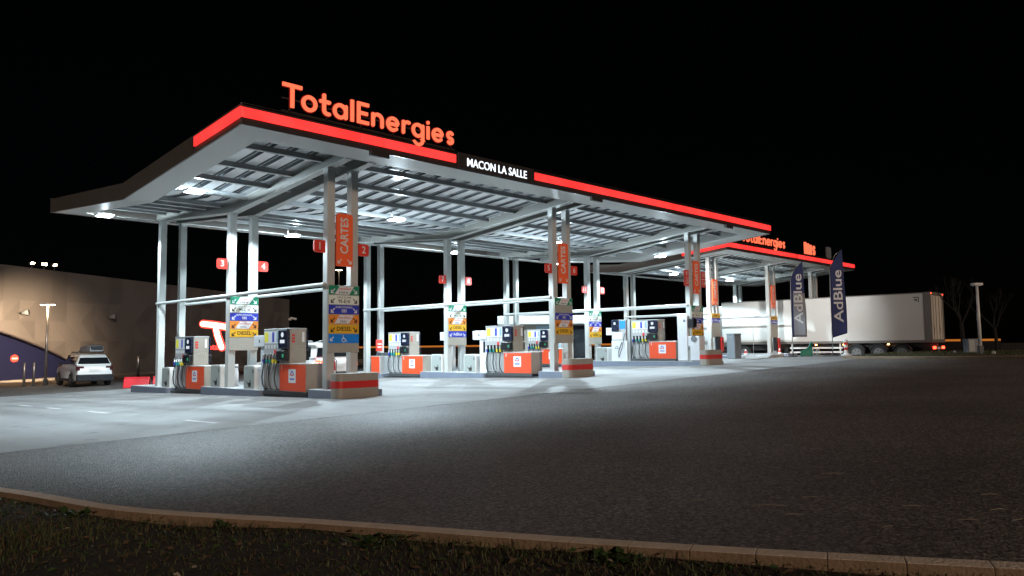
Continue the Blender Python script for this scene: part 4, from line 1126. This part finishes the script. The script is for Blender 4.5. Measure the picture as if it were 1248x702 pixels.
def wall_fix(label, s, z, r):
    o = at_w(s, z, .0); t = thing('wall_speaker_horn', label, 'speaker', o, math.atan2(3.9, 16))
    mb = MB(); mb.tube([(0, 0, 0), (.05, -.25, 0)], .03, 8); mb.build('bracket', M['darkgrey'], t)
    mb = MB(); mb.tube([(.05, -.2, 0), (.12, -.35, .02), (.3, -.55, .06)], [.07, .12, r], 14); mb.build('horn', M['slate'], t, smooth=True)
wall_fix('grey horn fixture on the taupe wall left of the street lamp', s0+.9, 3.75, .2)
wall_fix('grey horn fixture on the taupe wall above the SUV', s0+6.6, 3.65, .2)
t = thing('round_wall_sign', 'round red sign on the navy entrance wall', 'sign', at_w(s0+1.0, 1.0, -.46), math.atan2(3.9, 16))
mb = MB(); mb.plate(arc(0, 0, .23, 0, 360, 28)[:-1], frame((0,0,0)), .04, 0); mb.plate(rect(-.16, .16, -.04, .04), frame((0,-.041,0)), .004, 1); mb.build('disc', [M['flagred'], M['white']], t)
for k, (s, lb) in enumerate(((2.1, 'left warm floodlight on the building roof edge'), (2.85, 'middle warm floodlight on the building roof edge'), (3.5, 'right warm floodlight on the building roof edge'))):
    o = at_w(s0+s-.4, 6.58, -.2); t = thing('roof_floodlight', lb, 'floodlight', o, .24, 'floodlights on the roof edge')
    mb = MB(); mb.tube([(0,0,-.1), (0,0,.25)], .03, 6); mb.box(-.16, .16, -.08, .1, .2, .4); mb.build('housing', M['darkgrey'], t, bevel=.02)
    mb = MB()
    if k == 1: mb.box(-.16, -.1, -.09, -.081, .24, .38); mb.box(0, .14, -.09, -.081, .24, .38)
    else: mb.prism([(-.12,.25),(.1,.28),(.14,.36),(-.06,.37)], lambda p: (p[0], -.09, p[1]), lambda p: (p[0], -.081, p[1]))
    mb.build('lens', M['flood'], t)
t = thing('wall_camera', 'small white camera on the far corner of the taupe building', 'camera', at_w(SW[-1]-.1, 4.0, 0), .3)
mb = MB(); mb.box(.0, .25, -.1, 0, -.1, .1); mb.build('bracket', M['tube'], t)
mb = MB(); mb.tube([(.2,-.05,.1), (.75,-.2,.02)], .1, 10); mb.build('body', M['sheet'], t)

# street lamps
def street_lamp(label, loc, h, head, mat_pole, litm, rz):
    t = thing('street_lamp', label, 'street lamp', loc, rz)
    mb = MB(); mb.tube([(0,0,0), (0,0,h)], [.075, .05], 12); mb.build('pole', mat_pole, t, smooth=True)
    mb = MB(); mb.box(-.09, .09, -.09, .09, 0, .35); mb.build('base_cover', M['darkgrey'], t, bevel=.01)
    mb = MB(); mb.box(-head, head, -.14, .14, h, h+.1); hd = mb.build('lamp_head', M['tube'], t, bevel=.03)
    mb = MB(); mb.box(-head+.05, head-.05, -.11, .11, h-.02, h-.002); mb.build('lens', litm, hd)
    return t
wl = street_lamp('lit street lamp with warm flat head before the taupe wall', (.45, 28.0, tz(.4, 22)-.0), 4.32, .38, M['chrome'], M['warm'], R(-40))
def beam(name, parent, loc, target, power, colour, size, blend=.7):
    ld = bpy.data.lights.new(name, 'SPOT'); ld.energy = power; ld.color = colour; ld.spot_size = R(size); ld.spot_blend = blend; ld.shadow_soft_size = .12
    o = bpy.data.objects.new(name, ld); COL.objects.link(o); o.parent = parent; o.location = loc
    pw = Matrix.Translation(parent.location) @ parent.rotation_euler.to_matrix().to_4x4()
    d = pw.inverted() @ V(target) - V(loc); o.rotation_euler = d.to_track_quat('-Z', 'Y').to_euler()
beam('luminaire', wl, (0, 0, 4.2), (.9, 36, 1.8), 31000, (1, .70, .43), 72, 1)
beam('pavement_light', wl, (0, 0, 4.2), (-.5, 30, 0), 260, (1, .70, .42), 110)
beam('trailer_fill', TL, (0, 0, -.08), (38.5, 3.6, 2.6), 9000, (.95, .96, .95), 44, 1)  # added spot that brightens the trailer side
street_lamp('unlit pale street lamp on the right grass verge', (25.2, -10.2, tz(25, -10)+.09), 2.9, .2, M['white'], M['tube'], R(-44))
street_lamp('tiny distant lit lamp seen between the middle columns', (38.5, 58.3, -.5), 11.0, .4, M['darkgrey'], M['warm'], R(-46))
def bollard(label, loc, h=1.25):
    t = thing('steel_bollard', label, 'bollard', loc, 0, 'slim steel bollards by the building')
    mb = MB(); mb.tube([(0,0,0), (0,0,h-.02), (0,0,h)], [.07, .07, .05], 12); mb.build('post', M['chrome'], t, smooth=True)
    mb = MB(); mb.tube([(0,0,0), (0,0,.06)], .09, 12); mb.build('collar', M['darkgrey'], t)
    return t
bo = bollard('left of two slim steel bollards beside the lit street lamp', (-.45, 28.4, tz(-.4, 22)))
dup(bo, (-.05, 28.2, tz(-.1, 22)), 'right of two slim steel bollards beside the lit street lamp')
dup(bo, (6.4, 31.3, tz(6.4, 22)+.1), 'single slim steel bollard right of the SUV')
def road_barrier(label, loc, rz):
    t = thing('plastic_barrier', label, 'barrier', loc, rz, 'red plastic road barriers')
    mb = MB(); mb.prism([(-.25,0), (.25,0), (.2,.12), (.1,.4), (.08,.5), (-.08,.5), (-.1,.4), (-.2,.12)], lambda p: (-.55, p[0], p[1]), lambda p: (.55, p[0], p[1])); mb.build('shell', M['barrier'], t, bevel=.03)
    mb = MB(); mb.box(-.3, .3, -.12, .12, .2, .26); mb.build('slot', M['red'], t)
    return t
rb = road_barrier('red plastic barrier left of the last left-island column', (1.75, 18.7, tz(1.8, 18.7)), -.6)
dup(rb, (2.75, 17.9, tz(2.8, 18)), 'red plastic barrier behind the last left-island column')

# totem logo sign
t = thing('totem_sign', 'glowing red haloed shop sign half hidden by the second left column', 'sign', (9.0, 28.3, tz(9, 22)), R(-42))
mb = MB(); mb.box(.2, .45, -.0, .15, 0, 1.6); mb.build('post', M['steel'], t)
mb = MB(); fr = frame((0, -.02, 0))
mb.stroke([(.1, 3.22), (.8, 3.14), (1.5, 3.02)], .33, fr, .08); mb.stroke([(.85, 3.1), (.98, 2.5), (1.25, 1.75)], .3, fr, .082); mb.build('logo', M['totem'], t)
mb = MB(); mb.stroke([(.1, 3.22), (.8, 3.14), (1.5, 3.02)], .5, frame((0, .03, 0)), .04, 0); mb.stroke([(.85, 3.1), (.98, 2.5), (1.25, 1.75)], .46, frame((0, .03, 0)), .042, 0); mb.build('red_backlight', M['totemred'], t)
text('totalenergies', .5, M['totemred'], t, (1.45, -.03, 1.78), bold=.02, sx=.9, name='lettering', depth=.03)
# pay kiosk
t = thing('pay_kiosk', 'low white-banded kiosk building behind the middle island', 'building', (23.3, 16.6, tz(23.4, 16.5)), R(-46))
mb = MB(); mb.box(.0, 5.9, .3, 4, 0, 2.6); mb.build('wall', M['tan'], t)
mb = MB(); mb.box(-.1, 6.2, -.2, 4.1, 2.6, 3.15); mb.build('roof_band', M['white'], t, bevel=.02)
mb = MB(); mb.box(2.4, 4.0, .26, .3, .4, 2.5); mb.build('window', M['paleblue'], t)
mb = MB(); mb.box(4.8, 5.8, .26, .3, .0, 2.5); mb.build('door', M['glass'], t)

# ------------------------------------------------------------------ far side: motorway glow, verge things, trees
t = thing('motorway_glow', 'far amber motorway glow built as a lit barrier behind the forecourt', 'barrier', (0, 0, 0))
pb = [(30, 150), (70, 115), (100, 80), (125, 40), (130.7, 11.6)]
mb = MB(); ms = MB()
for a, b in zip(pb, pb[1:]):
    A, B = V((*a, 0)), V((*b, 0)); d = (B-A).normalized(); n = V((d.y, -d.x, 0))
    za, zc = .0, 1.75
    for mm, z0, z1, th in ((mb, -.6, zc-.33, .3), (ms, zc-.33, zc, .25)):
        q = [A, B, B+n*th, A+n*th]
        i = len(mm.v); mm.v += [(p.x, p.y, z0) for p in q]+[(p.x, p.y, z1) for p in q]
        for f in ((0,3,2,1),(4,5,6,7),(0,1,5,4),(1,2,6,5),(2,3,7,6),(3,0,4,7)): mm.f.append(tuple(i+k for k in f)); mm.m.append(0)
mb.build('wall', M['bark'], t); ms.build('glow_strip', M['amberglow'], t)  # glowing strip stands in for motorway light; the barrier is made up
t = thing('utility_cabinet', 'grey utility cabinet on the verge by the unlit lamp', 'cabinet', (27.2, -9.4, tz(27.2, -9.4)+.09), R(-44))
mb = MB(); mb.box(-.28, .28, -.2, .2, 0, .62); mb.build('body', M['slate'], t, bevel=.02)
mb = MB(); mb.box(-.25, .0, -.21, -.2, .05, .57); mb.build('door', M['binlite'], t)
for x, y, lb in ((27.3, -8.7, 'small white marker stone on the verge left of the lamp'), (24.9, -10.75, 'small white marker stone on the verge right of the lamp')):
    t = tag(MB().box(-.09, .09, -.06, .06, 0, .1).build('marker_stone', M['white'], bevel=.01, loc=(x, y, tz(x, y)+.09)), lb, 'marker', 'white marker stones on the verge')
def tree(label, loc, h, seed, spread):
    random.seed(seed)
    t = thing('bare_tree', label, 'tree', loc)
    br = MB(); tr = MB()
    tr.tube([(0,0,-.1), (.02,0,h*.2), (0,.03,h*.42)], [h*.035, h*.028, h*.024], 10); tr.build('trunk', M['bark'], t, smooth=True)
    def grow(p, d, r, l, n):
        pts = [p]; q = p.copy(); dd = d.copy()
        for k in range(3):
            dd = (dd+V((random.uniform(-.18,.18), random.uniform(-.18,.18), .06))).normalized(); q = q+dd*l/3; pts.append(q.copy())
        br.tube(pts, [r, r*.85, r*.7, r*.55], 6, 0, False)
        if n:
            for k in range(random.choice((2, 3))):
                nd = (dd+V((random.uniform(-1,1), random.uniform(-1,1), random.uniform(-.1,.5)))*spread).normalized()
                grow(pts[random.choice((2, 3))], nd, r*.55, l*.72, n-1)
    b0 = V((0,.03,h*.40))
    for a in (0.3, 2.4, 4.4):
        grow(b0, V((math.cos(a)*.55, math.sin(a)*.55, 1)).normalized(), h*.017, h*.26, 4)
    br.build('branches', M['bark'], t, smooth=True)
tree('bare forked tree on the verge behind the trailer end', (31.2, -8.05, tz(31, -8)), 3.7, 5, .55)
tree('slim bare tree right of the unlit lamp', (29.3, -9.9, tz(29, -9.9)), 2.7, 12, .35)

# straw bits
for k, (x, y) in enumerate([(-4.95,-16.04),(-5.96,-17.01),(-6.66,-17.08),(-5.26,-17.34),(-5.77,-17.5),(-6.2,-17.43),(-6.04,-17.67),(-6.6,-14.83),(-6.59,-15.66),(-6.47,-16.18),(-6.65,-16.45),(-6.03,-16.31)]):
    random.seed(50+k); a = R(-46)+random.uniform(-.3, .3); l = random.choice((.05,.07,.1,.13)); mb = MB()
    mb.tube([(-l*math.cos(a), -l*math.sin(a), .006), (0, 0, .012), (l*math.cos(a), l*math.sin(a)+.01, .006)], .0024, 5)
    tag(mb.build('straw_stalk', M['straw'], loc=(x, y, tz(x, y))), 'pale dry straw stalk lying on the dark asphalt', 'straw', 'straw stalks on the asphalt')

# foreground lawn
random.seed(21)
CAM = V((-11.976709550255972, -18.9041037085817, 1.370574)); FW = V((.7149, .6951, .0755))
gb = MB(); dl = MB()
def blade(mb, x, y, z, h, a, lean, w, m=0):
    u = V((math.cos(a), math.sin(a), 0)); s = V((-u.y, u.x, 0)); p = V((x, y, z))
    m1 = p+u*lean*.4*h+V((0,0,h*.6)); tip = p+u*lean*h+V((0,0,h*(1-.3*lean)))
    i = len(mb.v); mb.v += [tuple(p-s*w), tuple(p+s*w), tuple(m1+s*w*.7), tuple(m1-s*w*.7), tuple(tip)]
    mb.f += [(i, i+1, i+2, i+3), (i+3, i+2, i+4)]; mb.m += [m, m]
cnt = 0
while cnt < 46000:
    y = random.uniform(-21, -5); x = random.uniform(-16, -5)
    if x > kx(y)-.19: continue
    dp = (V((x, y, 0))-CAM).dot(FW)
    if dp < 2.6 or dp > 10.5: continue
    z = tz(x, y)-.018
    cl = math.sin(x*2.1+1.3*math.sin(y*1.7))+math.sin(y*2.6+x)
    if cl < random.uniform(-2.2, .8): 
        if random.random() < .75: continue
    h = random.uniform(.03, .085)*(1.15 if cl > .6 else .8)
    if x > kx(y)-.4: h *= .8
    blade(gb, x, y, z, h, random.uniform(0, 2*PI), random.uniform(.5, 1.5), random.uniform(.0018, .0045), 0 if random.random() < .72 else 1); cnt += 1
structure(gb.build('grass', [M['blade'], M['dead']]), 'stuff')
for k in range(17000):
    y = random.uniform(-21, -6); x = random.uniform(-15, -5)
    if x > kx(y)-.17: continue
    dp = (V((x, y, 0))-CAM).dot(FW)
    if dp < 2.6 or dp > 9.5: continue
    z = tz(x, y)-.015+random.uniform(0, .03); a = random.uniform(0, 2*PI); s = random.uniform(.012, .035); c_ = random.uniform(-.5, .5)
    u = V((math.cos(a), math.sin(a), random.uniform(-.4, .4))); v = V((-math.sin(a), math.cos(a), c_)); p = V((x, y, z))
    dl.face([p-u*s, p-v*s*.5+V((0,0,s*.3)), p+u*s, p+v*s*.5], random.choice((0,0,0,0,1,1,1,2) if k % 3 == 0 else (0,0,1)))
structure(dl.build('leaf_litter', [M['dead'], M['weed'], M['straw']]), 'stuff')
def weed(x, y, n, label):
    t = MB(); z = tz(x, y)-.015
    for k in range(n):
        a = random.uniform(0, 2*PI); l = random.uniform(.05, .13); w = l*.28; u = V((math.cos(a), math.sin(a), random.uniform(.2, .9))).normalized(); s = V((-math.sin(a), math.cos(a), 0)); o = V((random.uniform(-.22,.22)*n/60, random.uniform(-.12,.12), 0))
        t.face([o, o+u*l*.5+s*w, o+u*l+V((0,0,-.02)), o+u*l*.5-s*w])
    tag(t.build('weed_plant', M['weed'], loc=(x, y, z)), label, 'plant', 'weeds along the kerb')
weed(-8.72, -14.55, 70, 'leafy dark weed against the middle of the kerb')
weed(-9.75, -11.6, 26, 'small weed against the left stretch of the kerb')
weed(-9.2, -13.1, 22, 'tiny weed at the kerb left of the leafy dark weed')
weed(-8.25, -16.1, 30, 'low weed at the kerb towards the right')

# verge grass on the right island strip
vg = MB()
for k in range(9000):
    y = random.uniform(-22, -5); x = rkx(y)+.25+random.uniform(0, 6.5)
    if x > 30 and y > -9: continue
    blade(vg, x, y, tz(x, y)+.085, random.uniform(.05, .13), random.uniform(0, 2*PI), random.uniform(.2, 1), .008, 0 if random.random() < .8 else 1)
structure(vg.build('verge_grass', [M['blade'], M['dead']]), 'stuff')

# ------------------------------------------------------------------ camera, light, world
cam = bpy.data.cameras.new('camera'); co = bpy.data.objects.new('camera', cam); COL.objects.link(co)
rgt = V((0.69768752117006, -0.7163104863346649, -0.011463418799501258)); up = V((-0.046112327219162225, -0.06087016933334887, 0.9970799746077355)); bk = V((-0.714916621769287, -0.6951216509736445, -0.07549910109176729))
co.matrix_world = Matrix(((rgt.x, up.x, bk.x, CAM.x), (rgt.y, up.y, bk.y, CAM.y), (rgt.z, up.z, bk.z, CAM.z), (0,0,0,1)))
cam.lens = 27.247; cam.sensor_width = 36; cam.clip_end = 3000; cam.clip_start = .05
SC.camera = co
street_glow = bpy.data.lights.new('street_glow', 'SUN'); so = bpy.data.objects.new('street_glow', street_glow); COL.objects.link(so)  # warm stand-in for unseen street lamps behind the camera
sd = V((.34, 1, -.35)).normalized(); so.rotation_euler = sd.to_track_quat('-Z', 'Y').to_euler()
street_glow.energy = 1.2; street_glow.angle = R(6); street_glow.color = (1, .76, .60)
w = bpy.data.worlds.new('World'); SC.world = w; w.use_nodes = True; nt = w.node_tree
sky = nt.nodes.new('ShaderNodeTexSky'); sky.sky_type = 'NISHITA'; sky.sun_disc = False
sky.sun_elevation = math.asin(-sd.z); sky.sun_rotation = math.atan2(-sd.x, -sd.y)
bg = nt.nodes['Background']; nt.links.new(sky.outputs[0], bg.inputs[0]); bg.inputs[1].default_value = .00012
SC.view_settings.view_transform = 'Standard'; SC.view_settings.look = 'None'; SC.view_settings.exposure = 0; SC.view_settings.gamma = 1; SC.view_settings.use_curve_mapping = False
SC.cycles.use_denoising = True
try: SC.cycles.denoiser = 'OPENIMAGEDENOISE'
except Exception: pass
SC.cycles.max_bounces = 6; SC.cycles.caustics_reflective = False; SC.cycles.caustics_refractive = False; SC.cycles.sample_clamp_indirect = 8
